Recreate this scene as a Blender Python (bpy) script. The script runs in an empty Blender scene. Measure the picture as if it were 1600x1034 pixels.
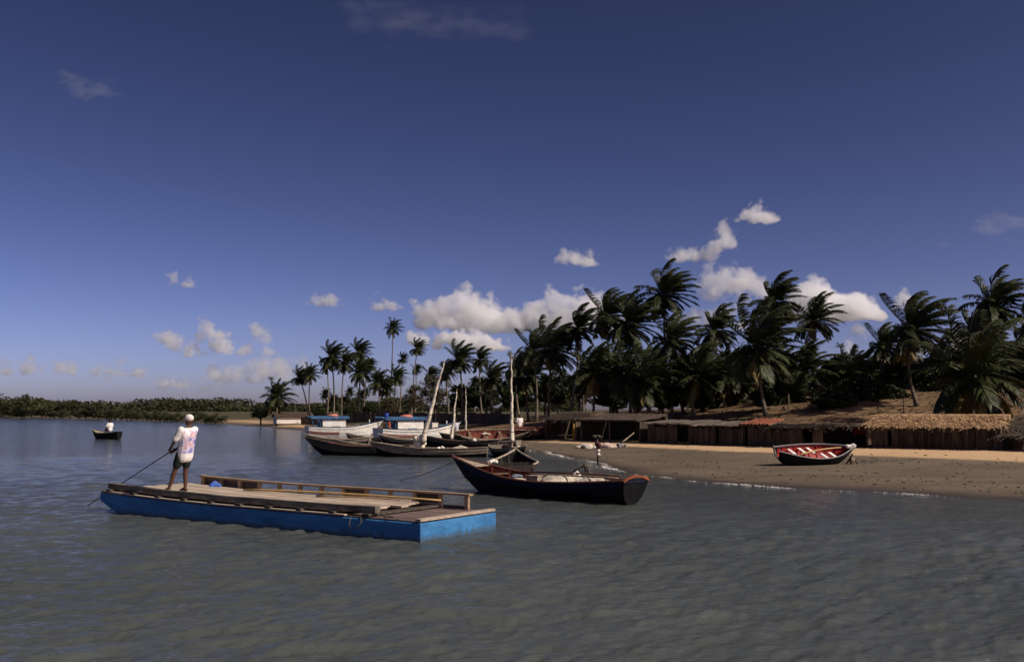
import bpy, bmesh, math, random
import numpy as np
from mathutils import Vector, Matrix, Euler, Quaternion

scene = bpy.context.scene
R = math.radians
PI = math.pi

# ------------------------------------------------------------------ camera
FPX = 1556.0                 # focal length in pixels of the 1600 px wide photograph
CAMZ = 2.4                   # eye height over the water (standing in a boat)
HORIZON = 640.0
PITCH = math.atan((HORIZON - 517.0) / FPX)
cam_data = bpy.data.cameras.new('camera')
cam_data.sensor_width = 36.0
cam_data.lens = 36.0 * FPX / 1600.0
cam_data.clip_start = 0.1
cam_data.clip_end = 60000.0
cam = bpy.data.objects.new('camera', cam_data)
scene.collection.objects.link(cam)
cam.location = (0, 0, CAMZ)
cam.rotation_euler = (R(90) + PITCH, 0, 0)
scene.camera = cam

# ------------------------------------------------------------------ sky and sun
SUN_EL, SUN_AZ = 42.0, -26.0            # degrees; azimuth from +X towards +Y (sun to the right)
sun_dir = Vector((math.cos(R(SUN_EL)) * math.cos(R(SUN_AZ)), math.cos(R(SUN_EL)) * math.sin(R(SUN_AZ)), math.sin(R(SUN_EL))))
world = bpy.data.worlds.new('World')
scene.world = world
world.use_nodes = True
wn, wl = world.node_tree.nodes, world.node_tree.links
bg = wn['Background']
sky = wn.new('ShaderNodeTexSky')
sky.sky_type = 'NISHITA'
sky.sun_disc = False
sky.sun_elevation = R(SUN_EL)
sky.sun_rotation = R(90 - SUN_AZ)
sky.altitude = 0
sky.air_density = 0.4
sky.dust_density = 1.0
sky.ozone_density = 1.0
cast = wn.new('ShaderNodeMix')         # the slide film's violet cast on blue
cast.data_type = 'RGBA'; cast.blend_type = 'MULTIPLY'; cast.inputs[0].default_value = 1.0
cast.inputs[7].default_value = (0.935, 0.638, 0.625, 1)
curve = wn.new('ShaderNodeGamma'); curve.inputs[1].default_value = 1.6   # the film's contrast
wl.new(sky.outputs[0], curve.inputs[0]); wl.new(curve.outputs[0], cast.inputs[6])
wl.new(cast.outputs[2], bg.inputs['Color'])
bg.inputs['Strength'].default_value = 0.0567

sd = bpy.data.lights.new('sun', 'SUN')
sd.energy = 4.2
sd.angle = R(0.53)
sd.color = (1.0, 0.92, 0.80)
sun = bpy.data.objects.new('sun', sd)
scene.collection.objects.link(sun)
sun.rotation_euler = sun_dir.to_track_quat('Z', 'Y').to_euler()
sun.location = sun_dir * 100

scene.view_settings.view_transform = 'Standard'
scene.view_settings.look = 'None'
scene.view_settings.gamma = 1.0
scene.view_settings.use_curve_mapping = False
scene.view_settings.exposure = 0.0
scene.render.engine = 'CYCLES'
cy = scene.cycles
cy.max_bounces = 20
cy.diffuse_bounces = 3
cy.glossy_bounces = 3
cy.transparent_max_bounces = 24
cy.volume_bounces = 18
cy.volume_max_steps = 256
cy.use_denoising = True
cy.use_adaptive_sampling = True
cy.adaptive_threshold = 0.03
cy.sample_clamp_indirect = 6.0

# ------------------------------------------------------------------ helpers
col = scene.collection
random.seed(11)
rng = np.random.default_rng(5)

def ray(px, py):
    """world direction (with unit camera depth) through a photo pixel"""
    u = (px - 800.0) / FPX; v = (517.0 - py) / FPX
    c, s = math.cos(PITCH), math.sin(PITCH)
    return Vector((u, c - s * v, s + c * v))
def P(px, py, Y):
    d = ray(px, py); return Vector((0, 0, CAMZ)) + d * (Y / d.y)
def G(px, py, z=0.0):
    d = ray(px, py); return Vector((0, 0, CAMZ)) + d * ((z - CAMZ) / d.z)

def tag(o, label=None, cat=None, group=None, kind=None):
    if label: o['label'] = label
    if cat: o['category'] = cat
    if group: o['group'] = group
    if kind: o['kind'] = kind
    return o
def empty(name, loc=(0, 0, 0), rot=(0, 0, 0)):
    o = bpy.data.objects.new(name, None); col.objects.link(o)
    o.empty_display_size = 0.2
    o.location = loc; o.rotation_euler = rot
    return o
def link_mesh(name, me, m=None, parent=None, loc=None, rot=None, scale=None):
    o = bpy.data.objects.new(name, me); col.objects.link(o)
    if m is not None and len(me.materials) == 0: me.materials.append(m)
    if parent is not None: o.parent = parent
    if loc is not None: o.location = loc
    if rot is not None: o.rotation_euler = rot
    if scale is not None: o.scale = scale
    return o
def np_mesh(name, V, F, smooth=False):
    """fast mesh from numpy verts (n,3) and quads/tris (m,k)"""
    V = np.asarray(V, dtype=np.float32); F = np.asarray(F, dtype=np.int32)
    me = bpy.data.meshes.new(name)
    k = F.shape[1]
    me.vertices.add(len(V)); me.vertices.foreach_set('co', V.ravel())
    me.loops.add(F.size); me.loops.foreach_set('vertex_index', F.ravel())
    me.polygons.add(len(F))
    me.polygons.foreach_set('loop_start', np.arange(0, F.size, k, dtype=np.int32))
    if smooth: me.polygons.foreach_set('use_smooth', np.ones(len(F), dtype=bool))
    me.update(calc_edges=True); me.validate()
    return me

class MB:
    """collects shapes, then becomes ONE mesh object"""
    def __init__(s): s.v = []; s.f = []; s.sm = []
    def add(s, verts, faces, smooth=False):
        o = len(s.v); s.v.extend(tuple(q) for q in verts)
        s.f.extend(tuple(i + o for i in q) for q in faces); s.sm.extend([smooth] * len(faces)); return s
    def box(s, c, size, rot=None, taper=1.0):
        x, y, z = [q / 2 for q in size]
        vs = [Vector((a * x * (taper if k > 0 else 1), b * y * (taper if k > 0 else 1), k * z)) for k in (-1, 1) for a, b in ((-1, -1), (1, -1), (1, 1), (-1, 1))]
        if rot is not None:
            m = rot if isinstance(rot, Matrix) else Euler(rot).to_matrix()
            vs = [m @ q for q in vs]
        c = Vector(c)
        return s.add([q + c for q in vs], [(3, 2, 1, 0), (4, 5, 6, 7), (0, 1, 5, 4), (1, 2, 6, 5), (2, 3, 7, 6), (3, 0, 4, 7)])
    def beam(s, p0, p1, w, h, up=(0, 0, 1)):
        p0, p1 = Vector(p0), Vector(p1); d = (p1 - p0).normalized(); up = Vector(up)
        sd_ = d.cross(up)
        if sd_.length < 1e-4: sd_ = d.cross(Vector((1, 0, 0)))
        sd_.normalize(); u = sd_.cross(d).normalized()
        vs = []
        for p in (p0, p1):
            for a, b in ((-1, -1), (1, -1), (1, 1), (-1, 1)):
                vs.append(p + sd_ * (a * w / 2) + u * (b * h / 2))
        return s.add(vs, [(3, 2, 1, 0), (4, 5, 6, 7), (0, 1, 5, 4), (1, 2, 6, 5), (2, 3, 7, 6), (3, 0, 4, 7)])
    def loft(s, rings, cap=True, smooth=True, closed=True):
        n = len(rings[0]); vs = [q for r in rings for q in r]; fs = []
        for i in range(len(rings) - 1):
            for j in range(n if closed else n - 1):
                k = (j + 1) % n
                fs.append((i * n + j, i * n + k, (i + 1) * n + k, (i + 1) * n + j))
        if cap and closed:
            fs.append(tuple(range(n - 1, -1, -1))); b = (len(rings) - 1) * n; fs.append(tuple(b + q for q in range(n)))
        return s.add(vs, fs, smooth)
    def tube(s, pts, radii, n=8, smooth=True, squash=1.0):
        pts = [Vector(p) for p in pts]
        if not isinstance(radii, (list, tuple)): radii = [radii] * len(pts)
        rings = []; prev = None
        for i, p in enumerate(pts):
            d = (pts[min(i + 1, len(pts) - 1)] - pts[max(i - 1, 0)]).normalized()
            if prev is None:
                a = Vector((0, 0, 1)) if abs(d.z) < 0.9 else Vector((1, 0, 0))
                x = d.cross(a).normalized()
            else:
                x = (prev - d * prev.dot(d)).normalized()
            prev = x; y = d.cross(x)
            rings.append([p + (x * math.cos(2 * PI * j / n) + y * (math.sin(2 * PI * j / n) * squash)) * radii[i] for j in range(n)])
        return s.loft(rings, smooth=smooth)
    def ball(s, c, r, nu=12, nv=8, rot=None):
        c = Vector(c); r = Vector((r, r, r)) if not hasattr(r, '__len__') else Vector(r)
        m = None if rot is None else Euler(rot).to_matrix()
        vs = []; fs = []
        for i in range(nv + 1):
            th = PI * min(max(i / nv, 0.004), 0.996)
            for j in range(nu):
                ph = 2 * PI * j / nu
                q = Vector((math.sin(th) * math.cos(ph) * r.x, math.sin(th) * math.sin(ph) * r.y, math.cos(th) * r.z))
                vs.append((m @ q if m else q) + c)
        for i in range(nv):
            for j in range(nu):
                k = (j + 1) % nu
                fs.append((i * nu + j, (i + 1) * nu + j, (i + 1) * nu + k, i * nu + k))
        fs.append(tuple(range(nu))); fs.append(tuple(nv * nu + q for q in range(nu - 1, -1, -1)))
        return s.add(vs, fs, True)
    def mesh(s, name):
        me = bpy.data.meshes.new(name); me.from_pydata(s.v, [], s.f)
        me.polygons.foreach_set('use_smooth', s.sm); me.update(); return me
    def build(s, name, m, parent=None, **kw):
        return link_mesh(name, s.mesh(name), m, parent, **kw)

def jit(a): return random.uniform(-a, a)

# ------------------------------------------------------------------ materials
MATS = {}
def mat(name, c1, c2=None, rough=0.8, scale=4.0, stretch=(1, 1, 1), bump=0.3, bscale=None, spec=0.3, vary=0.12, detail=5, rnd=True, bdist=0.02, lo=0.38, hi=0.64):
    """two-tone procedural paint / wood / leaf: noise breaks the colour up, a second noise lifts the surface, each object a shade of its own"""
    m = bpy.data.materials.new(name); m.use_nodes = True
    n, l = m.node_tree.nodes, m.node_tree.links
    b = n['Principled BSDF']
    b.inputs['Roughness'].default_value = rough
    b.inputs['Specular IOR Level'].default_value = spec
    tc = n.new('ShaderNodeTexCoord'); mp = n.new('ShaderNodeMapping'); mp.inputs['Scale'].default_value = stretch
    l.new(tc.outputs['Object'], mp.inputs[0])
    src = mp.outputs[0]
    oi = n.new('ShaderNodeObjectInfo')
    if rnd:
        vm = n.new('ShaderNodeVectorMath'); vm.operation = 'ADD'
        sc_ = n.new('ShaderNodeMath'); sc_.operation = 'MULTIPLY'; sc_.inputs[1].default_value = 57.0
        l.new(oi.outputs['Random'], sc_.inputs[0]); l.new(mp.outputs[0], vm.inputs[0]); l.new(sc_.outputs[0], vm.inputs[1]); src = vm.outputs[0]
    nz = n.new('ShaderNodeTexNoise'); nz.inputs['Scale'].default_value = scale; nz.inputs['Detail'].default_value = detail; nz.inputs['Roughness'].default_value = 0.62
    l.new(src, nz.inputs['Vector'])
    rp = n.new('ShaderNodeValToRGB'); rp.color_ramp.elements[0].position = lo; rp.color_ramp.elements[1].position = hi
    c2 = c2 or tuple(q * 0.6 for q in c1)
    rp.color_ramp.elements[0].color = (*c2, 1); rp.color_ramp.elements[1].color = (*c1, 1)
    l.new(nz.outputs[0], rp.inputs[0])
    hv = n.new('ShaderNodeHueSaturation')
    mr = n.new('ShaderNodeMapRange'); mr.inputs['To Min'].default_value = 1 - vary; mr.inputs['To Max'].default_value = 1 + vary
    l.new(oi.outputs['Random'], mr.inputs[0]); l.new(mr.outputs[0], hv.inputs['Value']); l.new(rp.outputs[0], hv.inputs['Color'])
    l.new(hv.outputs[0], b.inputs['Base Color'])
    if bump:
        nb = n.new('ShaderNodeTexNoise'); nb.inputs['Scale'].default_value = bscale or scale * 3; nb.inputs['Detail'].default_value = 4
        l.new(src, nb.inputs['Vector'])
        bp = n.new('ShaderNodeBump'); bp.inputs['Strength'].default_value = bump; bp.inputs['Distance'].default_value = bdist
        l.new(nb.outputs[0], bp.inputs['Height']); l.new(bp.outputs[0], b.inputs['Normal'])
    MATS[name] = m
    return m
# ------------------------------------------------------------------ shoreline, ground, water
shore_px = [(1600, 783), (1500, 778), (1400, 771), (1300, 766), (1200, 760), (1100, 754), (1000, 744), (950, 729), (910, 719), (880, 712), (845, 706), (800, 699.5), (740, 691), (680, 684),
            (600, 676), (500, 671), (430, 668), (380, 665), (330, 661), (250, 658), (160, 655), (70, 653.5), (0, 652.5)]
SH = [(900.0, -260.0), (120.0, -28.0), (45.0, 4.0), (24.0, 17.5)] + [tuple(G(a, b).xy) for a, b in shore_px] + [(-210.0, 312.0), (-420.0, 360.0), (-3000.0, 700.0)]
SHA = np.array(SH)
LAND = np.array(SH + [(-9000.0, 9000.0), (9000.0, 9000.0), (9000.0, -2500.0)])

def shore_dist(X, Y, SHA=None, LAND=None):
    SHA = globals()['SHA'] if SHA is None else SHA; LAND = globals()['LAND'] if LAND is None else LAND
    """signed distance to the waterline, positive inland, and the nearest point's index along it"""
    best = np.full(X.shape, 1e9); idx = np.zeros(X.shape)
    for i in range(len(SHA) - 1):
        ax, ay = SHA[i]; bx, by = SHA[i + 1]; dx, dy = bx - ax, by - ay; L2 = dx * dx + dy * dy
        t = np.clip(((X - ax) * dx + (Y - ay) * dy) / L2, 0, 1)
        d = np.hypot(X - ax - t * dx, Y - ay - t * dy)
        m = d < best; best = np.where(m, d, best); idx = np.where(m, i + t, idx)
    ins = np.zeros(X.shape, dtype=bool)
    n = len(LAND)
    for i in range(n):
        x0, y0 = LAND[i]; x1, y1 = LAND[(i + 1) % n]
        c = (y0 > Y) != (y1 > Y)
        with np.errstate(divide='ignore', invalid='ignore'):
            xi = (x1 - x0) * (Y - y0) / (y1 - y0) + x0
        ins ^= c & (X < xi)
    return np.where(ins, best, -best), idx

# the line the sheds stand on (foot of the dune) and the dune's height along it
shed_px = [(1650, 706), (1566, 704), (1360, 700), (1204, 698), (1076, 694.5), (998, 691.5), (897, 688), (850, 686.5), (790, 683), (700, 677.5), (600, 671.5), (500, 667.5), (430, 664.5)]
FT = [(900.0, -235.0), (120.0, 8.0)] + [tuple(G(a, b, 0.3).xy) for a, b in shed_px] + [(-28.0, 150.0), (-40.0, 168.0), (-52.0, 195.0), (-70.0, 222.0), (-98.0, 262.0), (-128.0, 290.0), (-152.0, 314.0), (-210.0, 330.0), (-420.0, 376.0), (-3000.0, 716.0)]
FTA = np.array(FT); FLAND = np.array(FT + [(-9000.0, 9000.0), (9000.0, 9000.0), (9000.0, -2500.0)])
DH = [(0, 3.8), (4, 3.7), (6, 3.6), (8, 3.2), (9, 2.9), (10, 2.4), (12, 1.9), (14, 1.2), (18, 1.0), (30, 1.2)]
def along(idx, table):
    return np.interp(idx, [a for a, _ in table], [b for _, b in table])
_ph = np.random.default_rng(3).uniform(0, 6.28, (40,))
def soft_noise(X, Y, s):
    z = np.zeros(np.shape(X))
    for k in range(10):
        a = _ph[k] * 1.7 + k; f = (0.6 + 0.25 * k) / s
        z = z + np.sin((X * math.cos(a) + Y * math.sin(a)) * f + _ph[k + 10]) / (1 + 0.35 * k)
    return z / 4.0
def sstep(a, b, x):
    t = np.clip((x - a) / (b - a), 0, 1); return t * t * (3 - 2 * t)

def ground_z(X, Y, parts=False):
    X = np.asarray(X, dtype=float); Y = np.asarray(Y, dtype=float)
    d, _ = shore_dist(X, Y)
    e, idx = shore_dist(X, Y, FTA, FLAND)
    dh = along(idx, DH)
    q = np.where(e > 0, 1 + e / 20.0, np.maximum(d, 0) / np.maximum(np.maximum(d, 0) - np.minimum(e, 0), 1e-3))
    beach = 0.30 * np.clip(q, 0, 1) + 0.018 * soft_noise(X, Y, 1.4) * sstep(0.05, 0.4, q)
    dune = dh * sstep(0.0, 1.0, (e - 1.0) / 24.0) + sstep(0.1, 0.9, e / 16.0) * 0.28 * soft_noise(X, Y, 4.0)
    z = np.where(d > 0, beach + dune, np.maximum(d * 0.04, -2.5))
    z = np.where((d > 0) | (e > 0), np.maximum(z, beach + dune), z)
    if parts: return z, d, q
    return z
def gz(x, y): return float(ground_z(np.array([x]), np.array([y]))[0])

def spaced(lo, hi, step, far, n):
    a = np.arange(lo, hi + 1e-6, step)
    g = np.geomspace(step * 3, far, n)
    return np.concatenate([(lo - g)[::-1], a, hi + g])
gx = spaced(-60, 60, 0.7, 9000, 34); gy = spaced(16, 130, 0.7, 9000, 44)
GX, GY = np.meshgrid(gx, gy)
GZ, GD, GQ = ground_z(GX, GY, True)
GZ = GZ + 0.0
nx, ny = len(gx), len(gy)
V = np.stack([GX.ravel(), GY.ravel(), GZ.ravel()], 1)
ii = np.arange(nx * ny).reshape(ny, nx)
F = np.stack([ii[:-1, :-1].ravel(), ii[:-1, 1:].ravel(), ii[1:, 1:].ravel(), ii[1:, :-1].ravel()], 1)
gme = np_mesh('ground', V, F, True)
att = gme.color_attributes.new('zone', 'FLOAT_COLOR', 'POINT')
dry = sstep(0.63, 0.70, GQ + 0.03 * soft_noise(GX, GY, 2.2))
litter = sstep(1.03, 1.25, GQ)
soak = 1 - sstep(0.0, 0.10, GQ + 0.015 * soft_noise(GX, GY, 1.2))
_, GI = shore_dist(GX, GY)
scrub = sstep(98.0, 112.0, GY + 0.25 * GX) * sstep(1.05, 1.3, GQ + 0.25 * soft_noise(GX, GY, 6.0)) + sstep(80.0, 110.0, GD)
scrub = scrub + sstep(22.0, 24.0, GI) * sstep(0.0, 0.1, GQ)
scrub = np.clip(scrub, 0, 1)
C4 = np.stack([dry.ravel(), litter.ravel(), soak.ravel(), scrub.ravel()], 1).astype(np.float32)
att.data.foreach_set('color', C4.ravel())

def ground_material():
    m = bpy.data.materials.new('sand'); m.use_nodes = True
    n, l = m.node_tree.nodes, m.node_tree.links; b = n['Principled BSDF']
    at = n.new('ShaderNodeAttribute'); at.attribute_name = 'zone'
    sp = n.new('ShaderNodeSeparateColor'); l.new(at.outputs['Color'], sp.inputs[0])
    tc = n.new('ShaderNodeTexCoord')
    def noise(s, d=5, st=(1, 1, 1)):
        mp = n.new('ShaderNodeMapping'); mp.inputs['Scale'].default_value = st; l.new(tc.outputs['Object'], mp.inputs[0])
        t = n.new('ShaderNodeTexNoise'); t.inputs['Scale'].default_value = s; t.inputs['Detail'].default_value = d; t.inputs['Roughness'].default_value = 0.65; l.new(mp.outputs[0], t.inputs['Vector']); return t.outputs[0]
    def ramp(f, a, ca, bb, cb):
        r = n.new('ShaderNodeValToRGB'); r.color_ramp.elements[0].position = a; r.color_ramp.elements[1].position = bb
        r.color_ramp.elements[0].color = (*ca, 1); r.color_ramp.elements[1].color = (*cb, 1); l.new(f, r.inputs[0]); return r.outputs[0]
    def mix(f, a, c):
        x = n.new('ShaderNodeMix'); x.data_type = 'RGBA'; l.new(f, x.inputs[0]); l.new(a, x.inputs[6]); l.new(c, x.inputs[7]); return x.outputs[2]
    n1, n2, n3 = noise(0.30, 4, (0.6, 1, 1)), noise(2.2, 6, (0.5, 1.6, 1)), noise(11.0, 6)
    wet = mix(n2, ramp(n1, 0.35, (0.062, 0.048, 0.031), 0.60, (0.170, 0.134, 0.092)), ramp(n3, 0.4, (0.045, 0.034, 0.022), 0.58, (0.190, 0.150, 0.104)))
    dryc = mix(n2, ramp(n1, 0.35, (0.50, 0.33, 0.18), 0.65, (0.58, 0.40, 0.225)), ramp(n3, 0.38, (0.42, 0.275, 0.145), 0.6, (0.62, 0.43, 0.25)))
    lit = mix(n1, ramp(n2, 0.40, (0.060, 0.042, 0.024), 0.62, (0.24, 0.145, 0.072)), ramp(n3, 0.42, (0.075, 0.05, 0.028), 0.60, (0.28, 0.17, 0.085)))
    c = mix(sp.outputs[0], wet, dryc)
    c = mix(sp.outputs[1], c, lit)
    scr = mix(n1, ramp(n2, 0.40, (0.035, 0.036, 0.016), 0.60, (0.085, 0.075, 0.036)), ramp(n3, 0.42, (0.05, 0.048, 0.02), 0.62, (0.12, 0.09, 0.05)))
    c = mix(at.outputs['Alpha'], c, scr)
    sk = n.new('ShaderNodeRGB'); sk.outputs[0].default_value = (0.055, 0.043, 0.032, 1)
    c = mix(sp.outputs[2], c, sk.outputs[0])
    l.new(c, b.inputs['Base Color'])
    r = n.new('ShaderNodeMapRange'); r.inputs['To Min'].default_value = 0.85; r.inputs['To Max'].default_value = 0.30; l.new(sp.outputs[2], r.inputs[0]); l.new(r.outputs[0], b.inputs['Roughness'])
    b.inputs['Specular IOR Level'].default_value = 0.25
    bp = n.new('ShaderNodeBump'); bp.inputs['Strength'].default_value = 1.0; bp.inputs['Distance'].default_value = 0.10
    l.new(n2, bp.inputs['Height'])
    bp2 = n.new('ShaderNodeBump'); bp2.inputs['Strength'].default_value = 0.6; bp2.inputs['Distance'].default_value = 0.02
    l.new(n3, bp2.inputs['Height']); l.new(bp.outputs[0], bp2.inputs['Normal']); l.new(bp2.outputs[0], b.inputs['Normal'])
    return m
ground = link_mesh('ground', gme, ground_material()); tag(ground, kind='structure')

# ---- water: one sheet, real waves where they can be seen
def water_mesh():
    h = CAMZ
    inv = np.concatenate([np.linspace(1 / 2.0, 1 / 7.0, 30)[:-1], np.linspace(1 / 7.0, 1 / 95.0, 880), 1 / np.geomspace(97, 30000, 60)])
    rr = 1 / inv
    th = np.concatenate([np.radians(np.linspace(-180, -36, 30))[:-1], np.radians(np.linspace(-36, 36, 560)), np.radians(np.linspace(36, 180, 30))[1:]])
    Rr, T = np.meshgrid(rr, th, indexing='ij')
    X = Rr * np.sin(T); Y = Rr * np.cos(T)
    dr = np.gradient(rr)[:, None] * np.ones_like(T)
    dt = Rr * np.gradient(th)[None, :]
    cell = np.maximum(dr, dt * 0.7)
    d, _ = shore_dist(X, Y)
    calm = sstep(0.3, 9.0, -d) * 0.8 + 0.2
    g = np.random.default_rng(21)
    Z = np.zeros_like(X)
    M = 130
    lam = np.geomspace(0.13, 1.4, M)
    # gusts: patches of rougher and smoother water
    gust = 1.0 + 0.75 * soft_noise(X * 0.8, Y * 1.5, 9.0) + 0.35 * soft_noise(X + 40, Y * 1.8, 2.6)
    gust = np.clip(gust, 0.35, 1.9)
    for i in range(M):
        a = R(-62) + g.normal(0, 0.48)
        k = 2 * PI / lam[i]
        slope = 0.033 * (1.0 if lam[i] < 0.6 else (0.6 / lam[i]) ** 1.1)
        amp = slope / k * g.uniform(0.6, 1.4)
        w = sstep(2.0, 4.0, lam[i] / cell)
        if w.max() <= 0: continue
        ph = k * (X * math.cos(a) + Y * math.sin(a)) + g.uniform(0, 6.28)
        s = np.sin(ph + 0.35 * np.sin(ph * 0.37 + i))
        Z += amp * w * (s + 0.28 * (s * s - 0.5)) * gust
    Z *= calm
    # sheet dips under the land so that it never shows there
    V = np.stack([X.ravel(), Y.ravel(), Z.ravel()], 1)
    nr, nt = X.shape
    ii = np.arange(nr * nt).reshape(nr, nt)
    F = np.stack([ii[:-1, :-1].ravel(), ii[1:, :-1].ravel(), ii[1:, 1:].ravel(), ii[:-1, 1:].ravel()], 1)
    return np_mesh('water', V, F, True)
def water_material():
    m = bpy.data.materials.new('water'); m.use_nodes = True
    n, l = m.node_tree.nodes, m.node_tree.links; b = n['Principled BSDF']
    b.inputs['IOR'].default_value = 1.333
    b.inputs['Specular IOR Level'].default_value = 0.28
    b.inputs['Roughness'].default_value = 0.085
    tc = n.new('ShaderNodeTexCoord')
    n1 = n.new('ShaderNodeTexNoise'); n1.inputs['Scale'].default_value = 0.12; n1.inputs['Detail'].default_value = 3; l.new(tc.outputs['Object'], n1.inputs['Vector'])
    rp = n.new('ShaderNodeValToRGB'); rp.color_ramp.elements[0].position = 0.35; rp.color_ramp.elements[1].position = 0.65
    rp.color_ramp.elements[0].color = (0.055, 0.064, 0.061, 1); rp.color_ramp.elements[1].color = (0.072, 0.082, 0.077, 1)
    l.new(n1.outputs[0], rp.inputs[0]); l.new(rp.outputs[0], b.inputs['Base Color'])
    mp = n.new('ShaderNodeMapping'); mp.inputs['Rotation'].default_value = (0, 0, R(40)); mp.inputs['Scale'].default_value = (1.0, 2.0, 1.0); l.new(tc.outputs['Object'], mp.inputs[0])
    nb = n.new('ShaderNodeTexNoise'); nb.inputs['Scale'].default_value = 7.0; nb.inputs['Detail'].default_value = 4; nb.inputs['Roughness'].default_value = 0.6; nb.inputs['Distortion'].default_value = 0.4; l.new(mp.outputs[0], nb.inputs['Vector'])
    bp = n.new('ShaderNodeBump'); bp.inputs['Strength'].default_value = 0.6; bp.inputs['Distance'].default_value = 0.05; l.new(nb.outputs[0], bp.inputs['Height'])
    nb2 = n.new('ShaderNodeTexNoise'); nb2.inputs['Scale'].default_value = 2.0; nb2.inputs['Detail'].default_value = 3; l.new(mp.outputs[0], nb2.inputs['Vector'])
    bp2 = n.new('ShaderNodeBump'); bp2.inputs['Strength'].default_value = 0.3; bp2.inputs['Distance'].default_value = 0.06; l.new(nb2.outputs[0], bp2.inputs['Height'])
    l.new(bp.outputs[0], bp2.inputs['Normal']); l.new(bp2.outputs[0], b.inputs['Normal'])
    return m
water = link_mesh('water', water_mesh(), water_material()); tag(water, kind='structure')
# ------------------------------------------------------------------ clouds: real volumes far out over the land, lit by the sun
def cloud(label, puffs, Y=7000.0, dens=0.02, edge=0.5, nscale=1.0, thin=0.6, stretch=(1, 1, 1), amp=1.7):
    """puffs: (px, py, radius px, [flatness]) in the photograph -> spheres at distance Y"""
    k = Y / FPX
    mids = [((a[0] + b_[0]) / 2, (a[1] + b_[1]) / 2 - 0.15 * min(a[2], b_[2]), 0.85 * (a[2] + b_[2]) / 2) for a, b_ in zip(puffs[:-1], puffs[1:]) if math.hypot(a[0] - b_[0], a[1] - b_[1]) < 2.6 * min(a[2], b_[2])]
    puffs = list(puffs) + mids
    cx = sum(p[0] for p in puffs) / len(puffs); cy_ = sum(p[1] for p in puffs) / len(puffs)
    c = P(cx, cy_, Y)
    loc = [((P(p[0], p[1], Y) - c), p[2] * 1.15 * k) for p in puffs]
    x0 = min(q.x - r * 2.1 for q, r in loc); x1 = max(q.x + r * 2.1 for q, r in loc)
    z0 = min(q.z - r * 1.3 for q, r in loc); z1 = max(q.z + r * 2.1 for q, r in loc)
    yr = max(r for q, r in loc) * 1.7
    b = MB(); b.box(((x0 + x1) / 2, 0, (z0 + z1) / 2), (x1 - x0, 2 * yr, z1 - z0))
    m = bpy.data.materials.new('cloud'); m.use_nodes = True
    n, l = m.node_tree.nodes, m.node_tree.links
    n.remove(n['Principled BSDF']); out = n['Material Output']
    pv = n.new('ShaderNodeVolumePrincipled'); pv.inputs['Color'].default_value = (0.985, 0.992, 0.998, 1); pv.inputs['Anisotropy'].default_value = 0.25
    l.new(pv.outputs[0], out.inputs['Volume'])
    tc = n.new('ShaderNodeTexCoord')
    val = None
    rmean = sum(r for _, r in loc) / len(loc)
    wz = n.new('ShaderNodeTexNoise'); wz.inputs['Scale'].default_value = 0.55 / rmean; wz.inputs['Detail'].default_value = 3
    wo = n.new('ShaderNodeVectorMath'); wo.operation = 'ADD'; wo.inputs[1].default_value = (cx * 31.0, cy_ * 17.0, 0); l.new(tc.outputs['Object'], wo.inputs[0]); l.new(wo.outputs[0], wz.inputs['Vector'])
    ws = n.new('ShaderNodeVectorMath'); ws.operation = 'MULTIPLY_ADD'; ws.inputs[1].default_value = (2.6 * rmean,) * 3; ws.inputs[2].default_value = (-1.3 * rmean,) * 3; l.new(wz.outputs['Color'], ws.inputs[0])
    wv = n.new('ShaderNodeVectorMath'); wv.operation = 'ADD'; l.new(tc.outputs['Object'], wv.inputs[0]); l.new(ws.outputs[0], wv.inputs[1])
    for q, r in loc:
        sub = n.new('ShaderNodeVectorMath'); sub.operation = 'SUBTRACT'; sub.inputs[1].default_value = q + Vector((0, 0, -0.25 * r)); l.new(wv.outputs[0], sub.inputs[0])
        sc_ = n.new('ShaderNodeVectorMath'); sc_.operation = 'MULTIPLY'; sc_.inputs[1].default_value = (1 / r, 0.8 / r, 1.0 / r); l.new(sub.outputs[0], sc_.inputs[0])
        ln = n.new('ShaderNodeVectorMath'); ln.operation = 'LENGTH'; l.new(sc_.outputs[0], ln.inputs[0])
        if val is None: val = ln.outputs['Value']
        else:
            mn = n.new('ShaderNodeMath'); mn.operation = 'SMOOTH_MIN'; mn.inputs[2].default_value = 0.35; l.new(val, mn.inputs[0]); l.new(ln.outputs['Value'], mn.inputs[1]); val = mn.outputs[0]
    def noise(s, d, off):
        mp = n.new('ShaderNodeMapping'); mp.inputs['Scale'].default_value = stretch; mp.inputs['Location'].default_value = (off, off * 0.7, -off); l.new(tc.outputs['Object'], mp.inputs[0])
        t = n.new('ShaderNodeTexNoise'); t.inputs['Scale'].default_value = s; t.inputs['Detail'].default_value = d; t.inputs['Roughness'].default_value = 0.58; l.new(mp.outputs[0], t.inputs['Vector']); return t.outputs[0]
    nz = noise(nscale * 0.85 / rmean, 5, cx * 13.0)
    # field = 1 - distance + amp * (noise - 0.5) * 2
    a = n.new('ShaderNodeMath'); a.operation = 'MULTIPLY_ADD'; a.inputs[1].default_value = 2.0 * amp; a.inputs[2].default_value = 1.0 - amp - 0.05; l.new(nz, a.inputs[0])
    f = n.new('ShaderNodeMath'); f.operation = 'SUBTRACT'; l.new(a.outputs[0], f.inputs[0]); l.new(val, f.inputs[1])
    # a flatter base
    zb = min(q.z - 0.55 * r for q, r in loc)
    sx = n.new('ShaderNodeSeparateXYZ'); l.new(tc.outputs['Object'], sx.inputs[0])
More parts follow.
